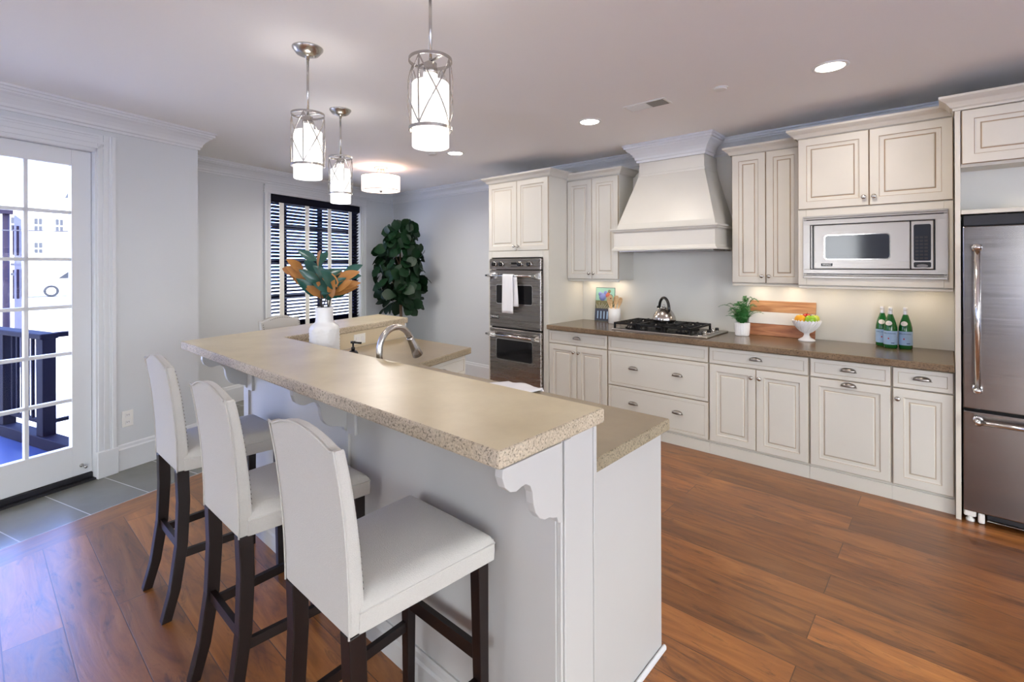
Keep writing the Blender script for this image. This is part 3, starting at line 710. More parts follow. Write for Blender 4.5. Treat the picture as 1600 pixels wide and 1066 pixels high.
# wall cabinets
def upper(label, x0, x1, yf, z0, z1, mats, vx1=None, group='wall cabinets'):
    t = thing('wall_cabinet', label, 'cabinet', group)
    g = new(); box(g, x0, x1, yf + TD, YB - .008, z0 - .008, z1 + .02); obj('carcass', g, mats[0], t)
    m_ = (x0 + x1) / 2
    cdoor(t, x0 + .003, m_ - .0015, z0, z1, yf + TD, mats, (m_ - .026, z0 + .055)); cdoor(t, m_ + .0015, x1 - .003, z0, z1, yf + TD, mats, (m_ + .026, z0 + .055))
    g = new(); box(g, x0 + .002, x1 - .002, yf + .012, yf + .032, z0 - .026, z0 - .008, .003); obj('light_rail', g, mats[0], t)
    return t
UY = 4.21
t = upper('narrow two-door wall cabinet between the ovens and the range hood', -2.994, -2.392, UY, 1.342, 2.352, CREAM)
crown(t, -2.994, -2.392, UY + TD, 2.362, 2.427, .062, M['cream'], False, True)
t = upper('narrow two-door wall cabinet between the range hood and the microwave', -1.342, -.828, UY, 1.336, 2.375, CREAMW)
crown(t, -1.342, -.828, UY + TD, 2.378, 2.443, .062, M['creamw'], True, False)
# microwave cabinet
MY = 4.03; MX0, MX1 = -.825, .016
t = thing('microwave_cabinet', 'two-door cream cabinet holding the built-in microwave beside the refrigerator', 'cabinet')
g = new(); box(g, MX0, MX0 + .019, MY + TD, YB - .008, 1.325, 2.41); box(g, MX1 - .019, MX1, MY + TD, YB - .008, 1.325, 2.41); box(g, MX0 + .019, MX1 - .019, MY + TD, YB - .008, 1.325, 1.355)
box(g, MX0 + .019, MX1 - .019, MY + TD, YB - .008, 1.86, 2.41); box(g, MX0 + .019, MX1 - .019, YB - .03, YB - .008, 1.355, 1.86); obj('carcass', g, M['creamw'], t)
g = new(); 
mwx0, mwx1, mwz0, mwz1 = -.79, -.01, 1.385, 1.825
box(g, MX0 + .003, mwx0 + .02, MY, MY + TD, 1.335, 1.872, .002); box(g, mwx1 - .02, MX1 - .003, MY, MY + TD, 1.335, 1.872, .002)
box(g, mwx0 + .02, mwx1 - .02, MY, MY + TD, 1.335, mwz0 + .02, .002); box(g, mwx0 + .02, mwx1 - .02, MY, MY + TD, mwz1 - .02, 1.872, .002)
obj('face_frame', g, M['creamw'], t)
m_ = (MX0 + MX1) / 2
cdoor(t, MX0 + .003, m_ - .0015, 1.88, 2.385, MY + TD, CREAMW, (m_ - .028, 1.935)); cdoor(t, m_ + .0015, MX1 - .003, 1.88, 2.385, MY + TD, CREAMW, (m_ + .028, 1.935))
g = new(); box(g, MX0 + .002, MX1 - .002, MY + .008, MY + .03, 1.312, 1.331, .003); obj('light_rail', g, M['creamw'], t)
crown(t, MX0, MX1, MY + TD, 2.388, 2.455, .065, M['creamw'], True, False)
# refrigerator surround
t = thing('refrigerator_surround', 'cream panels and high cabinet framing the steel refrigerator', 'cabinet')
RY0 = 3.85; RX1 = 1.03
g = new(); box(g, .020, .044, RY0, YB - .008, 0, 2.385, .001); box(g, RX1, RX1 + .024, RY0, YB - .008, 0, 2.385, .001); obj('side_panel', g, M['creamw'], t)
g = new(); box(g, .045, RX1 - .001, RY0 + TD, YB - .008, 2.045, 2.385); obj('carcass', g, M['creamw'], t)
m_ = (.044 + RX1) / 2
cdoor(t, .050, m_ - .0015, 2.062, 2.372, RY0 + TD, CREAMW, (m_ - .028, 2.10)); cdoor(t, m_ + .0015, RX1 - .004, 2.062, 2.372, RY0 + TD, CREAMW, (m_ + .028, 2.10))
g = new(); box(g, .045, RX1 - .001, RY0 + .22, RY0 + .24, 1.80, 2.045); obj('recess_panel', g, M['wallback'], t)
g = new(); box(g, .045, RX1 - .001, RY0 + .004, RY0 + .22, 1.772, 1.795, .001); obj('shelf', g, M['creamw'], t)
g = new(); sweep(g, CROWN(2.375, 2.455, .07), [(.020, 3.982), (.020, RY0), (RX1 + .024, RY0), (RX1 + .024, YB - .01)]); obj('crown_moulding', g, M['creamw'], t)

# ------------------------------------------------------------------ range hood
t = thing('range_hood', 'cream flared range hood with crown and mantel ledge over the cooktop', 'range hood')
hc = -1.867
g = new()
def ring(z, hw, y): return [g.verts.new(p) for p in ((hc - hw, y, z), (hc + hw, y, z), (hc + hw, YB - .008, z), (hc - hw, YB - .008, z))]
R_ = [ring(1.80, .452, 4.055), ring(1.86, .440, 4.062), ring(2.30, .307, 4.205), ring(2.31, .305, 4.21)]
for a, b in zip(R_, R_[1:]):
    for k in range(4): g.faces.new((a[k], a[(k + 1) % 4], b[(k + 1) % 4], b[k]))
g.faces.new(R_[0][::-1]); g.faces.new(R_[-1]); obj('flared_body', g, M['cream'], t)
g = new(); box(g, hc - .302, hc + .302, 4.212, YB - .008, 2.31, CZ - .16, .001)
sweep(g, [(0, 2.300), (0, 2.326), (.004, 2.326), (.006, 2.318), (.006, 2.304)], [(hc - .303, YB - .01), (hc - .303, 4.211), (hc + .303, 4.211), (hc + .303, YB - .01)]); obj('neck', g, M['cream'], t)
g = new(); HCR = [(o * 1.12, CZ - .001 + (z - CZ) * 1.12) for o, z in CR]
sweep(g, HCR, [(hc - .304, YB - .12), (hc - .304, 4.205), (hc + .304, 4.205), (hc + .304, YB - .12)]); box(g, hc - .3035, hc + .3035, 4.206, YB - .12, CZ - .16, CZ - .004); obj('crown_moulding', g, M['trim'], t)
g = new(); pr = [(0, 1.61), (0, 1.815), (.035, 1.815), (.035, 1.803), (.028, 1.797), (.022, 1.786), (.008, 1.778), (.005, 1.768), (.005, 1.65), (.010, 1.643), (.014, 1.632), (.026, 1.625), (.026, 1.612)]
sweep(g, pr, [(hc - .452, YB - .01), (hc - .452, 4.025), (hc + .452, 4.025), (hc + .452, YB - .01)]); box(g, hc - .451, hc + .451, 4.026, YB - .01, 1.70, 1.8145); obj('mantel', g, M['cream'], t)
g = new(); box(g, hc - .43, hc + .43, 4.05, YB - .03, 1.60, 1.625, .003); obj('vent_insert', g, M['oven'], t)

# ------------------------------------------------------------------ double oven
def pill(bm, x0, x1, z0, z1, y, d, r=.02, n=5, mi=0):
    pts = []
    for cx, cz, a0 in ((x1 - r, z0 + r, -PI / 2), (x1 - r, z1 - r, 0), (x0 + r, z1 - r, PI / 2), (x0 + r, z0 + r, PI)):
        for k in range(n + 1): pts.append((cx + r * math.cos(a0 + PI / 2 * k / n), y, cz + r * math.sin(a0 + PI / 2 * k / n)))
    return prism(bm, pts, (0, d, 0), mi)
def badge(parent, x, y, z, w, h):
    g = new(); box(g, x - w / 2, x + w / 2, y - .003, y, z - h / 2, z + h / 2, .001); o = obj('badge', g, M['black'], parent)
    tm = text_mesh('VIKING', h * .78); tm.transform(Matrix.Translation((x, y - .0032, z)) @ Matrix.Rotation(PI / 2, 4, 'X')); obj('lettering', tm, M['silvertxt'], o)
t = thing('double_oven', 'stainless steel double wall oven with a row of black knobs on top', 'oven')
oy = 3.852; ox0, ox1 = oxa, oxb
g = new(); box(g, ox0 + .004, ox1 - .004, oy + .035, 4.44, .20, 1.556); obj('body', g, M['black'], t)
g = new(); box(g, ox0, ox1, oy, oy + .034, 1.437, 1.552, .003); cp = obj('control_panel', g, M['oven'], t)
for fx in (.105, .25, .62, .80):
    x = ox0 + (ox1 - ox0) * fx; g = new(); lathe(g, [(.029, 0), (.029, .006), (.026, .008)], (x, oy, 1.492), 24, (0, -1, 0)); k = obj('knob', g, M['chrome'], cp)
    g = new(); lathe(g, [(.024, .006), (.022, .028), (.018, .031), (0, .031)], (x, oy, 1.492), 24, (0, -1, 0)); box(g, x - .004, x + .004, oy - .038, oy - .028, 1.472, 1.512, .001); obj('grip', g, M['black'], k)
g = new(); box(g, ox0 + .32, ox0 + .40, oy - .002, oy, 1.490, 1.512, .001); obj('display', g, M['blkglass'], cp)
g = new(); box(g, ox0 + .315, ox0 + .405, oy - .003, oy, 1.465, 1.472, .001); obj('label_strip', g, M['rubber'], cp)
for z0, z1, wz0, wz1, hz, lbl in ((.818, 1.428, 1.075, 1.27, 1.372, 1), (.222, .800, .475, .69, .738, 0)):
    g = new(); box(g, ox0, ox1, oy, oy + .034, z0, z1, .004); d = obj('door', g, M['oven'], t)
    g = new(); pill(g, ox0 + .098, ox1 - .105, wz0 - .008, wz1 + .008, oy - .0015, .0014, .026); obj('window_rim', g, M['chrome'], d)
    g = new(); pill(g, ox0 + .105, ox1 - .112, wz0, wz1, oy - .003, .0014, .02); obj('window', g, M['blkglass'], d)
    g = new(); tube(g, [(ox0 - .004, oy - .058, hz), (ox1 - .02, oy - .058, hz)], .011, 14); hd = obj('handle', g, M['chrome'], d)
    for x in (ox0 + .05, ox1 - .05):
        g = new(); prism(g, [(x - .022, oy - .064, hz - .014), (x + .022, oy - .064, hz - .014), (x + .03, oy, hz - .034), (x - .03, oy, hz - .034)], (0, 0, .001)) if False else None
        A = [(x - .018, oy - .070, hz - .015), (x + .018, oy - .070, hz - .015), (x + .018, oy - .070, hz + .015), (x - .018, oy - .070, hz + .015)]
        B = [(x - .034, oy, hz - .034), (x + .034, oy, hz - .034), (x + .034, oy, hz + .034), (x - .034, oy, hz + .034)]
        va = [g.verts.new(p) for p in A]; vb = [g.verts.new(p) for p in B]; g.faces.new(va[::-1]); g.faces.new(vb)
        for k in range(4): g.faces.new((va[k], va[(k + 1) % 4], vb[(k + 1) % 4], vb[k]))
        obj('bracket', g, M['chrome'], hd)
    if lbl: badge(d, ox0 + .085, oy, .925, .105, .042)
# towel over the upper handle
def cloth_strip(x0, x1, path, th=.004, amp=.004, n=10, taper=0):
    g = new(); rows = []
    for i, (y, z) in enumerate(path):
        row = []
        for k in range(n + 1):
            f = k / n; x = x0 + (x1 - x0) * f + taper * (i / len(path)) * (f - .3)
            row.append(g.verts.new((x, y - amp * math.sin(f * 9 + i * .25) * min(1, i / 4), z)))
        rows.append(row)
    for a, b in zip(rows, rows[1:]):
        for k in range(n): g.faces.new((a[k], a[k + 1], b[k + 1], b[k])).smooth = True
    return g
hy_, hz_ = oy - .058, 1.372
arc = [(hy_ + .0135 * math.cos(PI * k / 8), hz_ + .0135 * math.sin(PI * k / 8)) for k in range(9)]
pth_ = [(hy_ + .0135, 1.372 - .29 + .029 * k) for k in range(10)] + arc + [(hy_ - .0145, 1.372 - .030 * k) for k in range(1, 14)]
g = cloth_strip(-3.525, -3.375, pth_, taper=.0)
tw = tag(obj('hand_towel', g, M['towel'], keepn=True), 'white terry hand towel hanging over the upper oven handle', 'towel')
s = tw.modifiers.new('thick', 'SOLIDIFY'); s.thickness = .006; s.offset = 0
g = cloth_strip(-3.42, -3.335, [(hy_ + .006, 1.375)] + [(hy_ - .004 + .0 * k, 1.384 - .0275 * k) for k in range(1, 13)], taper=.035)
bmesh.ops.translate(g, verts=g.verts[:], vec=(0, .006, 0))
f_ = obj('hem_fold', g, M['towel'], tw, keepn=True); s = f_.modifiers.new('thick', 'SOLIDIFY'); s.thickness = .005

# ------------------------------------------------------------------ microwave
t = thing('microwave_oven', 'stainless steel built-in microwave with dark window in trim frame', 'microwave')
my = MY - .012
g = new(); box(g, mwx0 + .03, mwx1 - .03, my + .012, YB - .04, mwz0 + .025, mwz1 - .025); obj('body', g, M['black'], t)
g = new()
zb = [(mwz0, .030), (mwz0 + .034, .010), (mwz0 + .048, .030)]
box(g, mwx0, mwx1, my, my + .011, mwz0, mwz0 + .018, .002); box(g, mwx0 + .004, mwx1 - .004, my, my + .011, mwz0 + .022, mwz0 + .028, .001); box(g, mwx0 + .004, mwx1 - .004, my, my + .011, mwz0 + .033, mwz0 + .063, .002)
box(g, mwx0, mwx1, my, my + .011, mwz1 - .012, mwz1, .002); box(g, mwx0 + .004, mwx1 - .004, my, my + .011, mwz1 - .024, mwz1 - .017, .001); box(g, mwx0 + .004, mwx1 - .004, my, my + .011, mwz1 - .062, mwz1 - .029, .002)
box(g, mwx0, mwx0 + .044, my + .001, my + .011, mwz0 + .060, mwz1 - .060, .001); box(g, mwx1 - .060, mwx1, my + .001, my + .011, mwz0 + .060, mwz1 - .060, .001)
box(g, mwx0, mwx0 + .006, my, my + .011, mwz0, mwz1, .001); box(g, mwx1 - .006, mwx1, my, my + .011, mwz0, mwz1, .001)
box(g, mwx0 + .050, mwx0 + .058, my, my + .011, mwz0 + .066, mwz1 - .066, .001)
obj('trim_frame', g, M['steel'], t)
fz0, fz1 = mwz0 + .068, mwz1 - .068; dx0, dx1 = mwx0 + .068, mwx1 - .182
g = new(); box(g, mwx0 + .02, mwx1 - .02, my + .0115, my + .0119, mwz0 + .02, mwz1 - .02); obj('gasket', g, M['black'], t)
g = new(); box(g, dx0, dx1, my - .004, my + .008, fz0, fz1, .003); d = obj('door', g, M['steel'], t)
g = new(); pill(g, dx0 + .062, dx1 - .098, fz0 + .062, fz1 - .068, my - .006, .0019, .022); obj('window_rim', g, M['chrome'], d)
g = new(); pill(g, dx0 + .068, dx1 - .104, fz0 + .068, fz1 - .074, my - .0075, .0014, .018); obj('window', g, M['mwglass'], d)
badge(d, dx0 + .078, my - .004, fz0 + .028, .068, .020)
g = new(); box(g, dx1 + .005, mwx1 - .068, my - .004, my + .008, fz0, fz1, .003); cp = obj('control_panel', g, M['steel'], t)
g = new(); pill(g, dx1 + .018, mwx1 - .080, fz0 + .052, fz1 - .022, my - .0065, .0024, .01); kp = obj('keypad', g, M['mwglass'], cp)
g = new()
for r in range(7):
    for c_ in range(3): box(g, dx1 + .026 + c_ * .022, dx1 + .042 + c_ * .022, my - .0075, my - .0066, fz0 + .062 + r * .022, fz0 + .074 + r * .022)
obj('buttons', g, M['rubber'], kp)
g = new(); pill(g, dx1 + .018, mwx1 - .080, fz0 + .010, fz0 + .044, my - .0065, .0024, .008); rb = obj('door_release', g, M['black'], cp)
g = new(); lathe(g, [(.028, 0), (.028, .002)], (0, 0, 0), 20, (0, -1, 0), scale=(1, .35)); g.transform(Matrix.Translation(((dx1 + .018 + mwx1 - .080) / 2, my - .0066, fz0 + .02))); obj('release_bar', g, M['chrome'], rb)

# ------------------------------------------------------------------ refrigerator
t = thing('refrigerator', 'stainless steel refrigerator with freezer drawer at the right edge', 'refrigerator')
fx0, fx1, fy = .052, RX1 - .008, 3.845
g = new(); box(g, fx0, fx1, fy + .06, YB - .03, .055, 1.765); obj('body', g, M['black'], t)
g = new(); box(g, fx0 + .004, fx1 - .004, fy + .02, fy + .058, 1.705, 1.765, .002); obj('hinge_cover', g, M['rubber'], t)
g = new(); box(g, fx0, fx1, fy, fy + .058, .655, 1.70, .006, 2); d = obj('door', g, M['fridge'], t)
def rod_handle(parent, p, q, off=.055, r=.0135):
    p, q = Vector(p), Vector(q); N = Vector((0, -off, 0)); g = new(); tube(g, [p + N, q + N], r, 16); h = obj('handle', g, M['chrome'], parent)
    ax = (q - p).normalized()
    for e, s in ((p, 1), (q, -1)):
        g = new(); tube(g, [e + N - ax * s * .004, e + N + ax * s * .020], r * 1.5, 16); tube(g, [e + ax * s * .01, e + N + ax * s * .01], r * 1.15, 14); lathe(g, [(.024, 0), (.024, .008), (.017, .012)], e + ax * s * .01, 16, (0, -1, 0)); obj('mount', g, M['chrome'], h)
rod_handle(d, (.112, fy, .765), (.112, fy, 1.585))
g = new(); box(g, fx0, fx1, fy, fy + .058, .065, .640, .006, 2); d = obj('freezer_drawer', g, M['fridge'], t)
rod_handle(d, (.105, fy, .595), (fx1 - .08, fy, .595))
g = new(); box(g, fx0 + .10, fx1 - .03, fy + .05, fy + .059, .02, .06, .002); obj('toe_grille', g, M['rubber'], t)
g = new(); tube(g, [(fx0 + .10, fy + .035, .018), (fx1 - .05, fy + .035, .018)], .006, 8); obj('brace', g, M['nickel'], t)
g = new(); box(g, fx0 + .002, fx0 + .055, fy + .018, fy + .062, .028, .064, .006); box(g, fx0 + .062, fx0 + .09, fy + .008, fy + .05, .004, .060, .006); lathe(g, [(.020, 0), (.020, .012), (.012, .016), (.012, .03)], (fx0 + .03, fy + .035, .0), 14); obj('levelling_foot', g, M['plastic'], t)

# ------------------------------------------------------------------ cooktop
t = thing('gas_cooktop', 'black gas cooktop with cast iron grates set in the brown counter', 'cooktop')
cx0, cx1, cy0, cy1 = -2.322, -1.452, 3.955, 4.465
g = new(); box(g, cx0, cx1, cy0, cy1, CTZ, CTZ + .012, .004); obj('tray', g, M['steel'], t)
g = new(); box(g, cx0 + .015, cx1 - .135, cy0 + .015, cy1 - .015, CTZ + .0125, CTZ + .015); obj('burner_pan', g, M['black'], t)
gz = CTZ + .068
gw = (cx1 - .14 - cx0 - .012) / 3
for k in range(3):
    a = cx0 + .012 + gw * k + .003; b = a + gw - .006; g = new(); y0, y1 = cy0 + .02, cy1 - .02; w_ = .015
    for x in (a, b - w_): box(g, x, x + w_, y0, y1, gz - .018, gz, .002)
    for y in (y0, y1 - w_, (y0 + y1) / 2 - w_ / 2): box(g, a, b, y, y + w_, gz - .016, gz - .001, .002)
    for f in (.25, .75):
        yc = y0 + (y1 - y0) * f; xc = (a + b) / 2
        for an in range(4):
            c_, s_ = math.cos(an * PI / 2 + PI / 4), math.sin(an * PI / 2 + PI / 4)
            bar(g, (xc + c_ * .028, yc + s_ * .028, gz - .006), (xc + c_ * .125, yc + s_ * .10, gz - .006), .011, .014)
        box(g, xc - w_ / 2, xc + w_ / 2, yc - .115, yc - .035, gz - .016, gz + .004, .002); box(g, xc - w_ / 2, xc + w_ / 2, yc + .035, yc + .115, gz - .016, gz + .004, .002)
    for x in (a, b - w_):
        for y in (y0, y1 - w_): box(g, x, x + w_, y, y + w_, CTZ + .0125, gz - .01)
    gr_ = obj('grate', g, M['iron'], t)
    for f in ((.25, .75) if k != 1 else (.5,)):
        yc = y0 + (y1 - y0) * f; g = new(); lathe(g, [(.055, 0), (.055, .008), (.04, .012), (.04, .02), (.034, .026), (0, .027)], ((a + b) / 2, yc, CTZ + .0152), 24); obj('burner', g, M['black'], t)
for k in range(5):
    y = cy0 + .06 + k * .095; g = new(); lathe(g, [(.021, 0), (.021, .004), (.018, .006)], (cx1 - .075, y, CTZ + .0125), 18); kk = obj('knob', g, M['chrome'], t)
    g = new(); lathe(g, [(.017, .006), (.015, .026), (0, .027)], (cx1 - .075, y, CTZ + .0125), 18); obj('grip', g, M['chrome'] if k % 2 else M['black'], kk)

# ------------------------------------------------------------------ things on the back counter
# kettle
t = thing('kettle', 'round stainless steel kettle with black arched handle on the cooktop', 'kettle')
kx, ky, kz = -1.955, 4.27, gz + .0045
g = new(); lathe(g, [(0, 0), (.092, 0), (.101, .006), (.104, .022), (.099, .045), (.085, .076), (.064, .104), (.044, .120), (.038, .122)], (kx, ky, kz), 36); obj('body', g, mat('kettle_steel', (.50, .47, .45), .2, 1), t)
g = new(); lathe(g, [(.038, .123), (.036, .129), (.020, .136), (.008, .138), (.008, .145), (.012, .150), (.008, .156), (0, .157)], (kx, ky, kz), 24); obj('lid', g, M['chrome'], t)
hd = Vector((.80, -.60, 0)).normalized(); g = new()
tube(g, [Vector((kx, ky, kz)) + hd * (.088 * math.cos(a)) + Vector((0, 0, .118 + .100 * math.sin(a))) for a in [(-.25 + 3.55 * k / 18) for k in range(19)]], [.007] + [.0128] * 17 + [.007], 12); obj('handle', g, M['black'], t)
g = new(); tube(g, [Vector((kx, ky, kz)) - hd * .075 + Vector((0, 0, .080)), Vector((kx, ky, kz)) - hd * .085 + Vector((0, 0, .108)), Vector((kx, ky, kz)) - hd * .104 + Vector((0, 0, .122))], [.018, .014, .012], 14); sp = obj('spout', g, M['chrome'], t)
g = new(); tube(g, [Vector((kx, ky, kz)) - hd * .099 + Vector((0, 0, .119)), Vector((kx, ky, kz)) - hd * .112 + Vector((0, 0, .128))], .014, 12); bar(g, Vector((kx, ky, kz)) - hd * .105 + Vector((0, 0, .13)), Vector((kx, ky, kz)) - hd * .085 + Vector((0, 0, .158)), .012, .008); obj('whistle_cap', g, M['black'], sp)
# floral print leaning on the wall
t = thing('floral_print', 'small floral calendar print leaning on the wall behind the spoon crock', 'picture')
px0, px1, pz0, ph = -2.83, -2.60, CTZ, .355; tilt = .10; lean = Matrix.Translation((0, 4.475, CTZ + .0005)) @ Matrix.Rotation(-tilt, 4, 'X')
def leanobj(name, g, m, par=None): g.transform(lean); return obj(name, g, m, par)
g = new(); box(g, px0, px1, 0, .006, 0, ph, .001); leanobj('backing', g, mat('grey_teal_frame', (.10, .13, .14), .5), t)
M['aqua'] = mat('aqua_print', (.30, .56, .48), .6, var=.1, vscale=20); M['slateblue'] = mat('slate_print', (.055, .065, .11), .6, var=.3, vscale=40)
M['olive'] = mat('olive_print', (.20, .19, .10), .6, var=.4, vscale=60); M['peri'] = mat('periwinkle_print', (.22, .27, .62), .6, var=.3, vscale=40); M['coral'] = mat('coral_print', (.60, .16, .10), .6, var=.3, vscale=40)
g = new(); box(g, px0 + .005, px1 - .005, -.0008, 0, .216, ph - .006); leanobj('sky_area', g, M['aqua'], t)
g = new(); box(g, px0 + .005, px1 - .005, -.0008, 0, .008, .13); leanobj('lower_panel', g, M['slateblue'], t)
g = new(); box(g, px0 + .005, px1 - .005, -.0007, 0, .13, .215)
leanobj('leaf_area', g, M['olive'], t)
g = new()
for k in range(16):
    a = -.9 + 1.9 * k / 15; c = Vector((px0 + .03 + .17 * k / 15, -.0012, .135)); bar(g, c, c + Vector((math.sin(a + .6) * .06, 0, .03 + .05 * random.random())), .0012, .008, (0, 1, 0))
leanobj('painted_stalks', g, M['tape'], t)
for x, z, r, mm in ((.085, .255, .042, 'peri'), (.055, .285, .022, 'peri'), (.15, .275, .030, 'coral'), (.185, .262, .022, 'slateblue'), (.12, .30, .02, 'peri'), (.165, .315, .018, 'olive')):
    g = new(); lathe(g, [(r * .3, .0021), (r, .0012), (r, .0009)], (0, 0, 0), 14, (0, -1, 0)); g.transform(Matrix.Translation((px0 + x, 0, z))); leanobj('flower', g, M[mm], t)
g = new()
for k in range(5): box(g, px0 + .03 + k * .038, px0 + .045 + k * .038, -.0016, -.0009, .025, .105)
leanobj('pale_stripes', g, M['label'], t)
# crock with spoons
t = thing('utensil_crock', 'white cylindrical crock holding the wooden spoons left of the cooktop', 'crock')
qx, qy = -2.545, 4.40
g = new(); lathe(g, [(0, 0), (.058, 0), (.062, .004), (.062, .148), (.059, .152), (.056, .148), (.056, .012), (0, .010)], (qx, qy, CTZ), 32, caps=False); obj('jar', g, M['white'], t)
spo = [(-.040, -.02, -.34, 'leftmost wooden spoon leaning out of the white crock', 0), (-.018, -.036, -.12, 'slotted wooden spatula in the white crock', 1), (.004, .012, .05, 'upright wooden spoon in the middle of the white crock', 1), (.024, -.036, .22, 'pale wooden spatula leaning right in the white crock', 0), (.044, .0, .42, 'rightmost wooden spoon leaning out of the white crock', 0)]
for i, (dx_, dy_, le, lb, hole) in enumerate(spo):
    p0 = Vector((qx - dx_ * .4, qy + dy_, CTZ + .013)); d = Vector((math.sin(le) * .75, -.02, 1)).normalized(); L = .262 + .012 * (i % 2)
    p0 = Vector((qx + dx_, qy + dy_ * .6, CTZ + .152)) - d * (.139 / d.z)
    if (p0.xy - Vector((qx, qy))).length > .045: p0 = Vector((qx, qy, p0.z)) + (Vector((p0.x - qx, p0.y - qy, 0)).normalized() * .045)
    d = (Vector((qx + dx_, qy + dy_ * .6, CTZ + .152)) - p0).normalized()
    sh = thing('wooden_spoon', lb, 'spoon', 'spoons in the white crock')
    g = new(); tube(g, [p0, p0 + d * (L - .09)], [.006, .007], 8); obj('handle', g, M['spoon'], sh)
    u = Vector((1, 0, 0)); u = (u - d * u.dot(d)).normalized(); w = d.cross(u)
    g = new(); pr_ = [(.006, -.105), (.009, -.090), (.016, -.068), (.020, -.042), (.019, -.016), (.011, 0)]
    pts = [p0 + d * (L + z) + u * r for r, z in pr_] + [p0 + d * (L + z) - u * r for r, z in reversed(pr_)]
    prism(g, [p - w * .004 for p in pts], w * .008); bl_ = obj('bowl', g, M['spoon'], sh, bevel=.002)
    if hole:
        g = new(); lathe(g, [(.006, -.0052), (.006, .0052)], p0 + d * (L - .035), 12, w); obj('hole', g, M['leg'], bl_)
# fern
t = thing('potted_fern', 'small green fern in a white ribbed pot right of the cooktop', 'plant')
fx_, fy_ = -1.30, 4.335
g = new(); n = 40; rings = []
for r, z in ((.048, 0), (.053, .006), (.058, .06), (.060, .105), (.056, .108), (.054, .098)):
    rings.append([g.verts.new((fx_ + (r + (.0016 if k % 2 else 0)) * math.cos(2 * PI * k / n), fy_ + (r + (.0016 if k % 2 else 0)) * math.sin(2 * PI * k / n), CTZ + z)) for k in range(n)])
for a, b in zip(rings, rings[1:]):
    for k in range(n): g.faces.new((a[k], a[(k + 1) % n], b[(k + 1) % n], b[k]))
g.faces.new(rings[0][::-1]); obj('pot', g, M['white'], t)
g = new(); lathe(g, [(.0535, 0), (.0535, .004), (0, .008)], (fx_, fy_, CTZ + .090), 20); obj('soil', g, M['stem'], t)
g = new()
for k in range(38):
    a = 2 * PI * k / 38 * 5.3 + random.random() * .5; out = random.uniform(.03, .17); L = random.uniform(.12, .21); hgt = random.uniform(.05, .17) if k % 7 else random.uniform(.19, .215); out = out * (.7 if hgt > .185 else 1.25)
    dirv = Vector((math.cos(a), math.sin(a), 0))
    if dirv.y > 0: out = min(out, .145 / max(.2, dirv.y) - .02)
    if dirv.x < -.5: out *= 1.0
    pts = []
    for i in range(9):
        f = i / 8; pts.append(Vector((fx_, fy_, CTZ + .095)) + dirv * (.012 + out * f ** 1.3) + Vector((0, 0, hgt * math.sin(f * 2.1) * 1.1)))
    for i in range(8):
        p, q = pts[i], pts[i + 1]; d = (q - p).normalized(); s_ = d.cross(Vector((0, 0, 1)))
        s_ = s_.normalized() if s_.length > .01 else Vector((1, 0, 0))
        bar(g, p, q, .0022, .0016)
        if i < 1: continue
        lw = .036 * (1 - (i / 8.5)) ** .7 + .006
        for sg in (-1, 1):
            for sub_ in (0, .5):
                b0 = p.lerp(q, sub_); tip = b0 + s_ * sg * lw + d * lw * .35 - Vector((0, 0, lw * .2))
                m1 = b0.lerp(tip, .45) + d * .0055; m2 = b0.lerp(tip, .45) - d * .0035
                vs = [g.verts.new(x) for x in (b0, m2, tip, m1)]; g.faces.new(vs)
obj('fronds', g, M['fern'], t, keepn=True)
# striped cutting board leaning on the wall
t = thing('cutting_board', 'striped wood and white serving board leaning on the wall behind the fern', 'board')
lean = Matrix.Translation((0, 4.448, CTZ + .001)) @ Matrix.Rotation(-.19, 4, 'X'); b0, b1 = -1.285, -.795
for z0, z1, m_n, nm in ((0, .098, 'board', 'lower_plank'), (.0985, .197, 'plastic', 'white_band'), (.1975, .292, 'boardl', 'upper_plank')):
    g = new(); box(g, b0, b1, 0, .018, z0, z1, .002); o = leanobj(nm, g, M[m_n], t)
# fruit bowl
t = thing('fruit_bowl', 'white footed lattice bowl of fruit on the back counter', 'bowl')
ux, uy = -.835, 4.365
g = new(); lathe(g, [(0, .002), (.058, 0), (.060, .006), (.048, .014), (.026, .028), (.019, .044), (.020, .056), (.030, .066)], (ux, uy, CTZ), 36, caps=False); obj('foot', g, M['white'], t)
g = new(); n = 48; rings = []
prof = [(.020, .060), (.040, .072), (.062, .092), (.080, .116), (.092, .140), (.096, .154)]
for j, (r, z) in enumerate(prof):
    rings.append([g.verts.new((ux + (r + .0048 * ((k + j) % 2)) * math.cos(2 * PI * k / n), uy + (r + .0048 * ((k + j) % 2)) * math.sin(2 * PI * k / n), CTZ + z + (.009 * (k % 2) if j == 5 else 0))) for k in range(n)])
for a, b in zip(rings, rings[1:]):
    for k in range(n): g.faces.new((a[k], a[(k + 1) % n], b[(k + 1) % n], b[k]))
g.faces.new(rings[0][::-1]); o = obj('basket', g, M['white'], t); s = o.modifiers.new('thick', 'SOLIDIFY'); s.thickness = .004; s.offset = -1
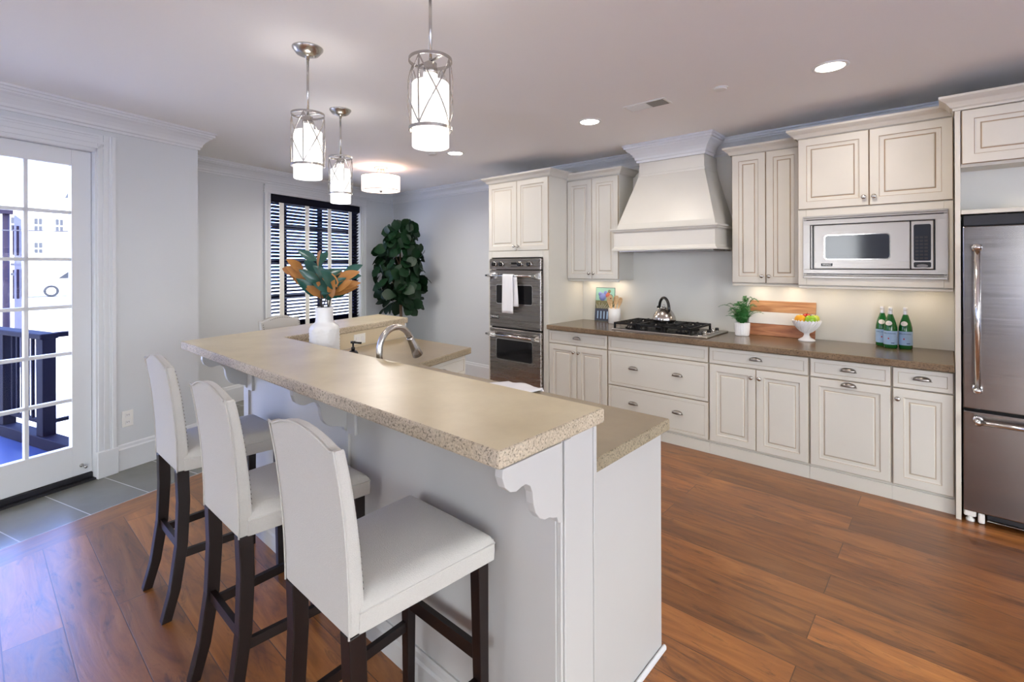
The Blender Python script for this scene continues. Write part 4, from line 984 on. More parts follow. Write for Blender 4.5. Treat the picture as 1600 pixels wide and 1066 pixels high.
def fruit(name, label, m, c, r, kind='round', grp='fruit in the white bowl'):
    t = thing(name, label, 'fruit', grp); c = Vector(c)
    g = new()
    if kind == 'apple': lathe(g, [(0, r * .62), (r * .18, r * .78), (r * .5, r * .88), (r * .86, r * .55), (r, r * .1), (r * .92, -r * .38), (r * .6, -r * .82), (r * .25, -r * .9), (0, -r * .82)], c, 24)
    elif kind == 'lemon': lathe(g, [(0, r * 1.28), (r * .14, r * 1.2), (r * .3, r * 1.02), (r * .7, r * .75), (r * .98, r * .2), (r * .98, -r * .25), (r * .66, -r * .8), (r * .2, -r * 1.08), (0, -r * 1.16)], c, 20, (.85, .1, .4))
    else: sphere(g, c, r, (1, 1, .95), 24)
    obj('skin', g, m, t)
    if kind != 'lemon':
        g = new(); tube(g, [c + Vector((0, 0, r * .62)), c + Vector((r * .12, 0, r * 1.15))], [.0016, .0022], 6) if kind == 'apple' else lathe(g, [(.006, r * .93), (.005, r * .965), (0, r * .968)], c, 8)
        obj('stem', g, M['stem'], t)
    else:
        g = new(); ax_ = Vector((.85, .1, .4)).normalized(); lathe(g, [(.004, 0), (.003, .003), (0, .004)], c + ax_ * r * 1.27, 8, ax_); obj('tip', g, M['apple2'], t)
fb = CTZ
fruit('orange', 'bright orange at the front left of the white fruit bowl', M['orange'], (ux - .036, uy - .036, fb + .165), .040)
fruit('apple', 'shiny green apple at the front of the white fruit bowl', M['apple'], (ux + .033, uy - .038, fb + .164), .040, 'apple')
fruit('pear', 'yellow-green fruit at the right of the white fruit bowl', M['apple2'], (ux + .050, uy + .028, fb + .168), .034, 'apple')
fruit('apple', 'red apple at the back of the white fruit bowl', M['red'], (ux - .006, uy + .036, fb + .176), .034, 'apple')
fruit('plum', 'dark red plum half hidden at the left rim of the fruit bowl', M['plum'], (ux - .058, uy + .028, fb + .160), .027)
# bottles
def bottle():
    t = thing('water_bottle', 'x', 'bottle', 'green water bottles')
    g = new(); lathe(g, [(0, .004), (.030, 0), (.038, .003), (.0395, .012), (.0395, .125), (.038, .150), (.031, .185), (.021, .218), (.0140, .240), (.0125, .262)], (0, 0, 0), 36); obj('glass_body', g, M['bottle'], t)
    g = new(); lathe(g, [(.0401, .028), (.0402, .124)], (0, 0, 0), 36, caps=False); lb = obj('paper_label', g, M['label'], t)
    tm = text_mesh('S.PELLEGRINO', .0125, .0001)
    for v in tm.verts:
        a = -PI / 2 + v.co.x / .0404; v.co = Vector((math.cos(a) * (.0404 + v.co.z), math.sin(a) * (.0404 + v.co.z), .106 + v.co.y))
    obj('lettering', tm, M['navyink'], lb)
    def patch(a0, a1, z0, z1, mm, nm, par):
        g = new(); n = 6; lo = []; hi = []
        for k in range(n + 1):
            a = -PI / 2 + a0 + (a1 - a0) * k / n; lo.append(g.verts.new((math.cos(a) * .0404, math.sin(a) * .0404, z0))); hi.append(g.verts.new((math.cos(a) * .0404, math.sin(a) * .0404, z1)))
        for k in range(n): g.faces.new((lo[k], lo[k + 1], hi[k + 1], hi[k]))
        obj(nm, g, mm, par)
    patch(-.22, -.02, .066, .076, M['redink'], 'star_mark', lb); patch(.25, .75, .038, .043, M['navyink'], 'small_print', lb)
    g = new(); lathe(g, [(.017, 0), (.0174, .001)], (0, 0, 0), 18)
    # oval neck label wrapped on the shoulder
    g = new(); vs = []
    for k in range(20):
        a = 2 * PI * k / 20; th = -PI / 2 - .15 + .62 * math.cos(a); z = .178 + .016 * math.sin(a); r = .0395 - (z - .150) * .0000; r = .038 + (.031 - .038) * (z - .150) / .035 if z < .185 else .031 + (.021 - .031) * (z - .185) / .033
        vs.append(g.verts.new((math.cos(th) * (r + .0012), math.sin(th) * (r + .0012), z)))
    cth = -PI / 2 - .15; cv = g.verts.new((math.cos(cth) * .0345, math.sin(cth) * .0345, .178))
    for k in range(20): g.faces.new((cv, vs[k], vs[(k + 1) % 20]))
    nl = obj('neck_label', g, M['plastic'], t)
    g = new(); lathe(g, [(.0143, .240), (.0146, .243), (.0132, .268), (.012, .270)], (0, 0, 0), 24, caps=False); obj('foil_collar', g, M['foil'], t)
    g = new(); lathe(g, [(.0132, .268), (.0138, .272), (.0138, .286), (.011, .290), (0, .291)], (0, 0, 0), 24); obj('cap', g, M['foil'], t)
    return t
BOT = bottle()

# ------------------------------------------------------------------ island: knee wall, cabinets, counters
BZ = 1.05; BT = .045
Y0, Y1 = .834, 1.305; XE = -.789
RI, RO = -2.548, -2.965      # return leg: inner and outer edge at the room angle
iy = at_y(RI, Y1); oyc = at_y(RO, Y0); ie = at_y(RI, 2.47); oe = at_y(RO, 2.47)
g = slab(new(), [oyc, (XE, Y0), (XE, Y1), iy, ie, oe], BZ - BT, BZ, .007)
tag(obj('breakfast_bar', g, [M['bar'], M['bare']]), 'long pale concrete bar top turning into a short leg by the window', 'countertop')
KY0, KY1 = 1.085, 1.262; KE = -.815
isl = thing('kitchen_island', 'white panelled island carrying the raised bar and lower sink counter', 'island')
ki, ko = -2.562, -2.650      # knee wall of the return
g = new(); a_ = at_y(ko, KY0); polyprism(g, [a_, (KE, KY0), (KE, KY1), at_y(ki, KY1), at_y(ki, 2.44), at_y(ko, 2.44)], 0, BZ - BT - .001); obj('knee_wall', g, M['island'], isl)
M['upst'] = mat('tan_upstand_paint', (.62, .52, .36), .5)
g = new(); box(g, ki, ki + .003, 2.085, 3.295, CTZ + .001, BZ - BT - .001); q_ = obj('upstand', g, M['upst'], isl, True); q_['label'] = 'tan painted upstand'
# end post and trims
g = new(); box(g, KE, KE + .016, KY0 + .006, KY1 + .004, 0, BZ - BT - .001, .002); box(g, KE + .016, KE + .024, KY0 + .014, KY0 + .046, 0, BZ - BT - .001, .002); box(g, KE + .016, KE + .021, KY1 - .012, KY1 + .004, 0, BZ - BT - .001, .001); obj('end_panel', g, M['island'], isl)
for x in (-1.895, -2.985):
    g = new(); box(g, x - .02, x + .004, KY0 - .012, KY0, .13, BZ - BT - .22, .001); obj('panel_batten', g, M['island'], isl)
ib = [(0, 0), (0, .115), (.006, .115), (.010, .105), (.012, .085), (.018, .075), (.018, 0)]
g = new(); sweep(g, ib, [at_y(ko, 2.44), a_, (KE, KY0)], 1); obj('baseboard', g, M['island'], isl)
# corbels
def corbel(x, th):
    prof = [(KY0, BZ - BT - .001), (.848, BZ - BT - .001), (.846, BZ - BT - .022), (.856, BZ - BT - .048), (.874, BZ - BT - .064), (.895, BZ - BT - .070), (.915, BZ - BT - .065), (.932, BZ - BT - .064),
            (.948, BZ - BT - .074), (.958, BZ - BT - .094), (.962, BZ - BT - .125), (.970, BZ - BT - .150), (.986, BZ - BT - .170), (1.008, BZ - BT - .182), (1.028, BZ - BT - .184), (1.045, BZ - BT - .192), (1.060, BZ - BT - .196), (1.066, BZ - BT - .212), (KY0, BZ - BT - .222)]
    g = new(); prism(g, [(x - th / 2, y, z) for y, z in prof], (th, 0, 0)); obj('corbel', g, M['island'], isl, bevel=.002)
corbel(KE + .012, .026); corbel(-1.915, .028); corbel(-3.004, .028)
for x in (-1.9005, -2.9895):
    g = new(); box(g, x, x + .065, KY0 - .014, KY0, BZ - BT - .222, BZ - BT - .001, .002); obj('corbel_plate', g, M['island'], isl)
# lower cabinets
LY0, LY1 = KY1 + .001, 1.789; LE = -.838
LI = -1.79                                   # inner edge of lower counter on return, room angle
g = new(); polyprism(g, [(-2.3, LY0), (LE, LY0), (LE, LY1 - .02), (-2.3, LY1 - .02)], .0, .845)
polyprism(g, [at_y(ki + .001, LY0 + .0), (-2.3, LY0), (-2.3, LY1 - .02), at_y(LI - .06, LY1 - .02), at_y(LI - .06, 2.42), at_y(ki + .001, 2.42)], 0, .845); obj('carcass', g, M['cream'], isl)
g = new(); box(g, LE, LE + .004, LY0 + .005, LY1, 0, .845, .001); obj('side_panel', g, M['island'], isl)
g = new(); sweep(g, [(0, 0), (0, .018), (.006, .016), (.014, .008), (.016, 0)], [(LE + .004, LY0), (LE + .004, LY1 + .001), (-2.2, LY1 + .001)], -1) if False else box(g, LE + .004, LE + .020, LY0 + .01, LY1 + .014, 0, .022, .006); obj('shoe_moulding', g, M['trim'], isl)
# drawer fronts on the return, facing the aisle
fO = at_y(LI - .06, 1.83); L_ = (2.41 - 1.83) / math.cos(RZ)
for z0, z1 in ((.70, .838), (.40, .694), (.105, .394)):
    g = new(); nest(g, P2(LI - .06, 1.83 / math.cos(RZ) + math.tan(RZ) * (-LI + .06) * -1 * 0 + 0, 0) * 0 + Vector((fO[0], fO[1], z0)), YP, ZU, XP, L_, z1 - z0, drawer_loops()); d = obj('drawer', g, CREAM, isl)
    c = Vector((fO[0], fO[1], 0)) + YP * (L_ / 2) + XP * .021; cup_pull(d, c.x, c.y, (z0 + z1) / 2, YP, XP)
for k in range(3):
    x0 = -2.2 + k * .45; g = new(); nest(g, (x0 + .44, LY1 - .02, .105), (-1, 0, 0), ZU, (0, 1, 0), .435, .733, door_loops()); d = obj('door', g, CREAM, isl); knob(d, x0 + .40, LY1 + .001, .78, (0, 1, 0))
# lower counter with sink cut
sx0, sx1, sy0, sy1 = -2.40, -1.68, 1.44, 1.76
LXE, LYF = -.812, 1.823
low = thing('sink_counter', 'lower tan concrete counter behind the bar with the sink', 'countertop')
g = new()
slab(g, [(sx1, KY1 + .002), (LXE, KY1 + .002), (LXE, LYF), (sx1, LYF)], .846, CTZ)
slab(g, [at_y(ki + .001, KY1 + .002), (sx0, KY1 + .002), (sx0, LYF), at_y(LI, LYF), at_y(LI, 2.445), at_y(ki + .001, 2.445)], .846, CTZ)
slab(g, [(sx0, KY1 + .002), (sx1, KY1 + .002), (sx1, sy0), (sx0, sy0)], .846, CTZ, .002); slab(g, [(sx0, sy1), (sx1, sy1), (sx1, LYF), (sx0, LYF)], .846, CTZ, .002)
obj('slab', g, [M['low'], M['lowe']], low)
g = new(); nest(g, (sx0 - .0, sy0, .8455), UX, (0, 1, 0), (0, 0, 1), sx1 - sx0, sy1 - sy0, [(0, 0, 0), (0, .03, 0), (.004, .03, 0), (.008, .0015, 0)]); obj('sink_basin', g, M['steel'], low)
# end post of the return
g = new(); pe = P2(-2.68, 0); box(g, -.045, .045, -.006, .006, 0, 1.003); q = at_y(-2.606, 2.452); g.transform(Matrix.Translation((q[0], q[1], 0))); obj('return_end_post', g, M['trim'], isl)
# outlets in the return's upstand (grey)
def plate(b, label):
    t = thing('outlet_plate', label, 'outlet', 'plates on the upstand behind the sink')
    p = P2(ki + .003, b, .948); g = new(); nest(g, p - YP * .058 - Vector((0, 0, .036)), YP, ZU, XP, .116, .072, [(0, .0005, 0), (0, .004, 0), (.003, .006, 0)]); obj('cover_plate', g, M['plastic'], t)
    for s in (-1, 1):
        g = new(); nest(g, p + YP * (s * .026 - .014) - Vector((0, 0, .016)), YP, ZU, XP, .028, .032, [(0, .0065, 0), (0, .0085, 0)]); obj('receptacle', g, M['white'], t)
plate(2.765, 'white horizontal outlet plate on the upstand behind the faucet')
# faucet
t = thing('faucet', 'brushed nickel gooseneck pull-down faucet at the island sink', 'faucet')
fb_ = Vector((-2.10, 1.362, CTZ))
g = new(); lathe(g, [(.027, 0), (.027, .006), (.022, .012), (.020, .07), (.016, .08)], fb_, 24); obj('base', g, M['nickel'], t)
dirf = Vector((-.12, .993, 0)); pts = [fb_ + Vector((0, 0, .07)), fb_ + Vector((0, 0, .165))]
Rf = .105
for k in range(1, 15):
    a = PI * k / 15 * .93; pts.append(fb_ + dirf * (Rf - Rf * math.cos(a)) + Vector((0, 0, .165 + .012 + Rf * math.sin(a))))
g = new(); tube(g, pts, .0158, 16); obj('gooseneck', g, M['nickel'], t)
e = pts[-1]; d = (pts[-1] - pts[-2]).normalized(); g = new(); tube(g, [e, e + d * .012, e + d * .02, e + d * .07, e + d * .118], [.0175, .0175, .019, .022, .029], 18); sp = obj('spray_head', g, M['nickel'], t)
g = new(); bar(g, e + d * .06 + dirf * .022, e + d * .10 + dirf * .026, .012, .008, (1, 0, 0)); obj('spray_button', g, M['black'], sp)
g = new(); tube(g, [fb_ + Vector((.018, 0, .045)), fb_ + Vector((.05, .0, .05))], .008, 10); tube(g, [fb_ + Vector((.05, 0, .05)), fb_ + Vector((.062, -.0, .11))], .006, 10); obj('lever', g, M['nickel'], t)
# soap dispenser
t = thing('soap_dispenser', 'black soap pump bottle beside the faucet', 'soap dispenser')
so = Vector((-2.425, 1.408, CTZ))
g = new(); lathe(g, [(0, 0), (.024, 0), (.027, .005), (.027, .122), (.020, .132), (.008, .136)], so, 24); obj('bottle', g, M['black'], t)
g = new(); lathe(g, [(.010, .1365), (.010, .152), (.005, .154), (.005, .172), (.014, .174), (.014, .184), (0, .186)], so, 16); bar(g, so + Vector((0, 0, .179)), so + Vector((.034, .030, .175)), .010, .010); obj('pump', g, M['black'], t)
# white cloth at the front edge of the sink
g = new(); rows = []
for i in range(9):
    f = i / 8; y = 1.50 + .335 * min(f / .8, 1) if f < .8 else 1.836; z = CTZ + .016 + .006 * math.sin(f * 6) if f < .8 else CTZ + .012 - (f - .8) * .7
    rows.append([g.verts.new((-1.655 + .22 * k / 8, y, z + .005 * math.sin(k * 1.1 + i * .6))) for k in range(9)])
for a, b in zip(rows, rows[1:]):
    for k in range(8): g.faces.new((a[k], a[k + 1], b[k + 1], b[k])).smooth = True
o = tag(obj('dish_towel', g, M['towel'], keepn=True), 'white cloth folded over the far edge of the lower counter beyond the bar', 'towel'); s = o.modifiers.new('thick', 'SOLIDIFY'); s.thickness = .008; s.offset = 1

# ------------------------------------------------------------------ vase and magnolia
t = thing('vase', 'white embossed vase holding the magnolia branches behind the bar', 'vase')
vx, vy = -2.738, 1.405
g = new(); n = 64
prof = [(.072, 0), (.080, .008), (.083, .03), (.083, .06), (.083, .10), (.083, .14), (.083, .18), (.082, .228), (.076, .246), (.060, .258), (.051, .268), (.049, .285), (.049, .32), (.051, .353), (.045, .355), (.043, .33), (.043, .28)]
fine = []
for (r0_, z0), (r1_, z1) in zip(prof, prof[1:]):
    k = max(1, int(abs(z1 - z0) / .005))
    for i in range(k): fine.append((r0_ + (r1_ - r0_) * i / k, z0 + (z1 - z0) * i / k))
fine.append(prof[-1]); rings = []
for j, (r, z) in enumerate(fine):
    row = []
    for k in range(n):
        a = 2 * PI * k / n; e_ = 0
        if j < len(fine) - 16 and z < .255:
            # embossed interlaced arcs
            for ph in (0, PI / 5):
                c0 = .075 + .05 * math.cos(5 * a + (0 if ph == 0 else PI)); 
                for oz in (0, .11):
                    dd = abs(z - c0 - oz)
                    if dd < .007: e_ = max(e_, .0045 * (1 - dd / .007))
        row.append(g.verts.new((vx + (r + e_) * math.cos(a), vy + (r + e_) * math.sin(a), CTZ + z)))
    rings.append(row)
for a, b in zip(rings, rings[1:]):
    for k in range(n): g.faces.new((a[k], a[(k + 1) % n], b[(k + 1) % n], b[k])).smooth = True
g.faces.new(rings[0][::-1]); obj('body', g, M['vase'], t)
def leaf(bm, base, direc, up, L, W_, curl=.15, fold=.25, n=8, shape='ell', mi=0):
    d = Vector(direc).normalized(); u = Vector(up); s = d.cross(u).normalized(); u = s.cross(d).normalized(); rows = []
    for i in range(n + 1):
        f = i / n
        w = W_ * (math.sin(PI * min(1, f * .97 + .02)) ** .75) * (1.05 - .25 * f) if shape == 'ell' else W_ * (math.sin(PI * (f ** 1.45) * .97 + .03)) ** .7
        c = Vector(base) + d * L * f + u * (-curl * L * f * f)
        rows.append([bm.verts.new(c + s * w * x + u * abs(x) * w * fold) for x in (-1, -.5, 0, .5, 1)])
    for a, b in zip(rows, rows[1:]):
        for k in range(4):
            f = bm.faces.new((a[k], a[k + 1], b[k + 1], b[k])); f.smooth = True; f.material_index = mi
CV = Vector((-V.x, -V.y, 0))   # towards the room
mg = [  # branch label, tip offset (right, up), leaves
    ('magnolia branch leaning left with rust leaf undersides', -.125, .20), ('tall magnolia branch standing in the middle of the vase', -.01, .27), ('magnolia branch leaning right with two green leaves at its tip', .115, .19),
    ('low magnolia branch at the front of the vase', -.05, .11), ('magnolia branch bending right with a fan of rust leaves', .075, .12)]
rs = random.Random(5)
for bi, (lb, ox, oz) in enumerate(mg):
    t = thing('magnolia_branch', lb, 'branch', 'magnolia branches in the white vase')
    b0 = Vector((vx, vy, CTZ + .06)) + RT * (-.02 + .01 * bi) + CV * (.012 * ((bi % 3) - 1)); nk = Vector((vx, vy, CTZ + .355)) + RT * (-.026 + .013 * bi) + CV * (.02 * ((bi % 3) - 1))
    tip = nk + RT * ox + Vector((0, 0, oz)) + CV * (.05 * ((bi * 2 % 3) - 1)); mid = nk.lerp(tip, .5) + RT * (-ox * .15) + Vector((0, 0, .02))
    g = new(); tube(g, [b0, nk, nk.lerp(mid, .6), mid, tip], [.0035, .004, .0035, .003, .002], 7); obj('stem', g, M['stem'], t)
    nl = 9 if bi in (0, 4) else 8
    for k in range(nl):
        f = .25 + .75 * (k / (nl - 1)); c = nk.lerp(mid, f * 2) if f < .5 else mid.lerp(tip, f * 2 - 1)
        ang = (k * 2.4 + bi) ; side = math.sin(ang); 
        rust = (bi in (0, 4) and k % 3 != 0) or (bi not in (0, 4) and k % 4 == 1)
        dv = RT * (side * .9 + ox * 3.5) + CV * (math.cos(ang) * .55 + (.25 if rust else 0)) + Vector((0, 0, .35 + .5 * rs.random()))
        if bi == 2 and k >= nl - 2: dv = RT * 1 + Vector((0, 0, .5 if k == nl - 1 else .1)); rust = False
        upv = (Vector((0, 0, 1)) * .5 + CV * (.9)).normalized() + RT * rs.uniform(-.4, .4)
        L = rs.uniform(.12, .165); g = new(); leaf(g, c, dv, upv, L, L * .235, rs.uniform(.05, .3), .22)
        o = obj('leaf', g, M['bleaf'] if rust else M['gleaf'], t, keepn=True)

# ------------------------------------------------------------------ fiddle leaf fig
t = thing('fiddle_leaf_fig', 'tall dark green fiddle leaf fig in the far corner by the window', 'plant')
gx_, gy_ = -5.62, 3.98
g = new(); lathe(g, [(0, 0), (.15, 0), (.17, .02), (.20, .36), (.19, .37), (.18, .33), (0, .31)], (gx_, gy_, 0), 32, caps=False); obj('planter', g, M['white'], t)
g = new(); tube(g, [(gx_, gy_, .3), (gx_ + .01, gy_, .8), (gx_ - .012, gy_, 1.2), (gx_, gy_, 1.75)], [.022, .02, .016, .010], 10)
for k in range(6):
    a = k * 1.9; tube(g, [(gx_, gy_, .95 + k * .1), (gx_ + .16 * math.cos(a), gy_ + .16 * math.sin(a), 1.12 + k * .12)], [.009, .005], 7)
obj('trunk', g, M['bark'], t)
g = new(); rs = random.Random(11); cnt = 0
while cnt < 300:
    z = rs.uniform(.90, 2.0); a = rs.uniform(0, 2 * PI); f = (z - .90) / 1.10
    R_m = .36 * (math.sin(PI * min(1, .17 + f * .78)) ** .55); r = R_m * math.sqrt(rs.uniform(.2, 1)) * .82
    c = Vector((gx_ + r * math.cos(a), gy_ + r * math.sin(a), z)); rad = Vector((math.cos(a), math.sin(a), 0)); tang = Vector((-math.sin(a), math.cos(a), 0))
    dv = rad * rs.uniform(.2, .8) + tang * rs.uniform(-.8, .8) + Vector((0, 0, rs.uniform(-.7, .9)))
    L = rs.uniform(.13, .20); tipv = c + dv.normalized() * L
    if tipv.y > YB - .06 or (XP.dot(tipv) < WX + .08): continue
    upv = rad * 1.3 + Vector((rs.uniform(-.4, .4), rs.uniform(-.4, .4), .5))
    leaf(g, c, dv, upv, L, L * .42, rs.uniform(.1, .45), .10, 6, 'obo'); cnt += 1
obj('foliage', g, M['fig'], t, keepn=True)

# ------------------------------------------------------------------ bar stools
def stool():
    t = thing('bar_stool', 'x', 'bar stool', 'linen bar stools')
    # local frame: sits at origin, faces +y, back at y=0
    SB, ST = .610, .690; wb, wf = .345, .412; dy0, dy1 = .030, .457
    g = new(); rows = []; nx, ny = 20, 20
    def hw(y): return (wb + (wf - wb) * (y - dy0) / (dy1 - dy0)) / 2
    prm = [math.sin(PI / 2 * (-1 + 2 * i / nx)) for i in range(nx + 1)]
    def seatz(fx, fy):
        ex, ey = (1 - abs(fx)) * .20, (1 - abs(fy)) * .22       # distance to the edge
        roll = lambda e: 0 if e > .045 else 1 - math.sqrt(max(0, 1 - (1 - e / .045) ** 2))
        return ST + .004 - .030 * max(roll(ex), roll(ey)) + .020 * (1 - fx * fx) * (1 - fy * fy)
    top = []
    for fy in prm:
        y = dy0 + (dy1 - dy0) * (fy + 1) / 2
        top.append([g.verts.new((-fx * hw(y), y, seatz(fx, fy))) for fx in prm])
    for a, b in zip(top, top[1:]):
        for i in range(nx): g.faces.new((a[i], a[i + 1], b[i + 1], b[i])).smooth = True
    rim = top[0][:] + [r[-1] for r in top[1:]] + top[-1][-2::-1] + [r[0] for r in top[-2:0:-1]]
    low_ = [g.verts.new((v.co.x * .985, v.co.y, SB)) for v in rim]; mid_ = [g.verts.new((v.co.x * 1.0, v.co.y, (SB + v.co.z) / 2)) for v in rim]; n = len(rim)
    for A, B in ((rim, mid_), (mid_, low_)):
        for k in range(n): g.faces.new((A[k], A[(k + 1) % n], B[(k + 1) % n], B[k]))
    g.faces.new(low_[::-1]); st_ = obj('seat', g, M['fabric'], t, bevel=.006)
    g = new()
    for s in (-1, 1): tube(g, [(s * hw(dy0 + (dy1 - dy0) * f) * .997, dy0 + (dy1 - dy0) * f, ST - .028) for f in (0, .25, .5, .75, 1)], .0028, 6)
    tube(g, [(-hw(dy1), dy1 + .0, ST - .028), (0, dy1 + .001, ST - .027), (hw(dy1), dy1, ST - .028)], .0028, 6); obj('piping', g, M['fabric'], st_)
    # back: camel-top panel
    def topz(fx):
        ax_ = abs(fx)
        return 1.096 - .037 * min(1, ax_ / .90) ** 1.9 + .008 * max(0, (ax_ - .82) / .18) ** 1.4
    BBz = .612
    def rear(z): f = (z - BBz) / (1.096 - BBz); return .004 - .047 * max(0, f) ** 2.1
    def thk(z): return .044 - .015 * (z - BBz) / (1.096 - BBz)
    def ctr(z): return rear(z) + thk(z) - .030
    g = new(); nx, nz_ = 20, 14; F = []; Bk = []
    for j in range(nz_ + 1):
        rf = []; rb = []
        for i in range(nx + 1):
            fx = -1 + 2 * i / nx; w = (wb / 2) * (.985 + .035 * j / nz_); zt = topz(fx); z = BBz + (zt - BBz) * j / nz_; y = ctr(z)
            pad = (1 - abs(fx) ** 4) * (1 - abs(2 * j / nz_ - 1) ** 6)
            rf.append(g.verts.new((fx * w, y + .030 + .008 * pad, z))); rb.append(g.verts.new((fx * w, rear(z) - .004 * pad, z)))
        F.append(rf); Bk.append(rb)
    for G, flip in ((F, 1), (Bk, 0)):
        for a, b in zip(G, G[1:]):
            for i in range(nx):
                q = (a[i], a[i + 1], b[i + 1], b[i]); g.faces.new(q[::-1] if flip else q).smooth = True
    for j in range(nz_):
        g.faces.new((F[j][0], F[j + 1][0], Bk[j + 1][0], Bk[j][0])); g.faces.new((F[j][-1], Bk[j][-1], Bk[j + 1][-1], F[j + 1][-1]))
    for i in range(nx): g.faces.new((F[-1][i], F[-1][i + 1], Bk[-1][i + 1], Bk[-1][i])); g.faces.new((F[0][i], Bk[0][i], Bk[0][i + 1], F[0][i + 1]))
    rimb = [(v.co.x, v.co.y - .0005, v.co.z) for v in ([r[0] for r in Bk] + Bk[-1][1:] + [r[-1] for r in Bk[-2::-1]])]
    bk_ = obj('backrest', g, M['fabric'], t, bevel=.007)
    g = new(); tube(g, rimb, .0028, 6); obj('piping', g, M['fabric'], bk_)
    g = new(); pts = []
    for k in range(22): z = ST + .02 + (1.040 - ST - .02) * k / 21; pts += [(s * (wb / 2 * 1.01 - .013), ctr(z) + .0315, z) for s in (-1, 1)]
    for k in range(21):
        fx = -.90 + 1.80 * k / 20; pts.append((fx * wb / 2 * 1.01, ctr(1.08) + .0325, topz(fx) - .013))
    for p in pts: lathe(g, [(.0036, 0), (.0032, .0014), (.0016, .0024), (0, .0026)], p, 8, (0, 1, 0))
    obj('nailhead_trim', g, M['nail'], bk_)
    # legs
    for s in (-1, 1):
        g = new(); zs = [(BBz + .001, .026, 1), (.48, .030, .98), (.30, .022, .93), (.12, -.004, .86), (0, -.036, .80)]; x = s * (wb / 2 - .024); prev = None
        for z, y, sc in zs:
            h_ = .0205 * sc + .002; xx = x + s * (.010 * (1 - z / .61)); r = [g.verts.new((xx + a * h_, y + b * h_, z)) for a, b in ((-1, -1), (1, -1), (1, 1), (-1, 1))]
            if prev:
                for k in range(4): g.faces.new((prev[k], prev[(k + 1) % 4], r[(k + 1) % 4], r[k]))
            else: g.faces.new(r)
            prev = r
        g.faces.new(prev[::-1]); obj('leg', g, M['leg'], t, bevel=.003)
        g = new(); bar(g, (s * (wf / 2 - .032), dy1 - .034, SB - .001), (s * (wf / 2 - .026), dy1 - .030, 0), .040, .040, (0, 1, 0), .030, .030); obj('leg', g, M['leg'], t, bevel=.003)
        g = new(); bar(g, (s * (wb / 2 - .018), .036, .255), (s * (wf / 2 - .030), dy1 - .05, .255), .018, .032); obj('side_stretcher', g, M['leg'], t)
    g = new(); bar(g, (-wb / 2 + .03, .020, .290), (wb / 2 - .03, .020, .290), .018, .036); obj('rear_stretcher', g, M['leg'], t)
    g = new(); bar(g, (-wf / 2 + .05, dy1 - .032, .335), (wf / 2 - .05, dy1 - .032, .335), .020, .042); obj('footrest', g, M['leg'], t)
    return t
STO = stool()

# ------------------------------------------------------------------ lights
def pendant():
    t = thing('pendant_light', 'x', 'pendant light', 'cage pendant lights over the bar')
    g = new(); lathe(g, [(.075, CZ), (.074, CZ - .006), (.055, CZ - .030), (.030, CZ - .040), (.009, CZ - .043), (.009, CZ - .06)], (0, 0, 0), 32); obj('canopy', g, M['nickel'], t)
    g = new(); tube(g, [(0, 0, CZ - .05), (0, 0, 2.25)], .0062, 12); obj('rod', g, M['nickel'], t)
    ct, cb = 2.262, 1.992; R1 = .0785
    g = new()
    cg = obj('cage', bar(new(), (-R1, 0, ct - .006), (R1, 0, ct - .006), .010, .003), M['nickel'], t)
    for z in (ct - .012, cb):
        g = new(); sweep(g, [(0, z), (0, z + .012), (.0025, z + .012), (.0025, z)], [(R1 * math.cos(-2 * PI * k / 48), R1 * math.sin(-2 * PI * k / 48)) for k in range(48)], -1, closed=True); obj('ring', g, M['nickel'], cg)
    def strap(a0, a1):
        g = new(); n = 10; prev = None
        for k in range(n + 1):
            a = a0 + (a1 - a0) * k / n; z = ct - .012 + (cb + .012 - ct + .012) * k / n; bulge = R1 + .001 + .004 * math.sin(PI * k / n)
            tn = Vector((-math.sin(a), math.cos(a), 0)); rd = Vector((math.cos(a), math.sin(a), 0)); c = rd * bulge + Vector((0, 0, z))
            r = [g.verts.new(c + tn * x + rd * y) for x, y in ((-.003, -.001), (.003, -.001), (.003, .001), (-.003, .001))]
            if prev:
                for j in range(4): g.faces.new((prev[j], prev[(j + 1) % 4], r[(j + 1) % 4], r[j]))
            else: g.faces.new(r)
            prev = r
        g.faces.new(prev[::-1]); obj('strap', g, M['nickel'], cg)
    for k in range(4):
        a = k * PI / 2 + .35; strap(a, a); strap(a, a + PI / 2); strap(a + PI / 2, a)
    g = new(); lathe(g, [(.012, 2.252), (.024, 2.245), (.026, 2.215), (.026, 2.205)], (0, 0, 0), 20); obj('socket', g, M['nickel'], t)
    g = new(); lathe(g, [(.024, 2.2045), (.0265, 2.202), (.0270, 2.178), (.034, 2.172), (.066, 2.170), (.0685, 2.166), (.0685, 1.933), (.066, 1.930), (0, 1.930)], (0, 0, 0), 36); obj('glass_shade', g, M['opal'], t)
    return t
PEN = pendant()
def can(x, y, label):
    t = thing('recessed_light', label, 'ceiling light', 'recessed ceiling lights')
    g = new(); lathe(g, [(.092, CZ), (.092, CZ - .004), (.075, CZ - .006), (.070, CZ - .002)], (x, y, 0), 36, caps=False); obj('trim_ring', g, M['plastic'], t)
    g = new(); lathe(g, [(.0705, CZ - .001), (.0705, CZ - .0035), (0, CZ - .004)], (x, y, 0), 36); obj('lens', g, M['lens'], t)
    lamp('can_lamp', 'AREA', (x, y, CZ - .012), CAN_W, .14)
can(-.50, 3.24, 'largest recessed ceiling light, nearest the refrigerator'); can(-2.08, 3.23, 'recessed ceiling light in the middle of the row'); can(-3.65, 3.24, 'smallest recessed ceiling light, right of the nearest pendant shade')
t = thing('flush_mount_light', 'drum shade semi-flush ceiling light near the far corner', 'ceiling light')
lx, ly = -4.80, 3.14
g = new(); lathe(g, [(.075, CZ), (.075, CZ - .012), (.06, CZ - .02), (.02, CZ - .022)], (lx, ly, 0), 28); obj('canopy', g, M['nickel'], t)
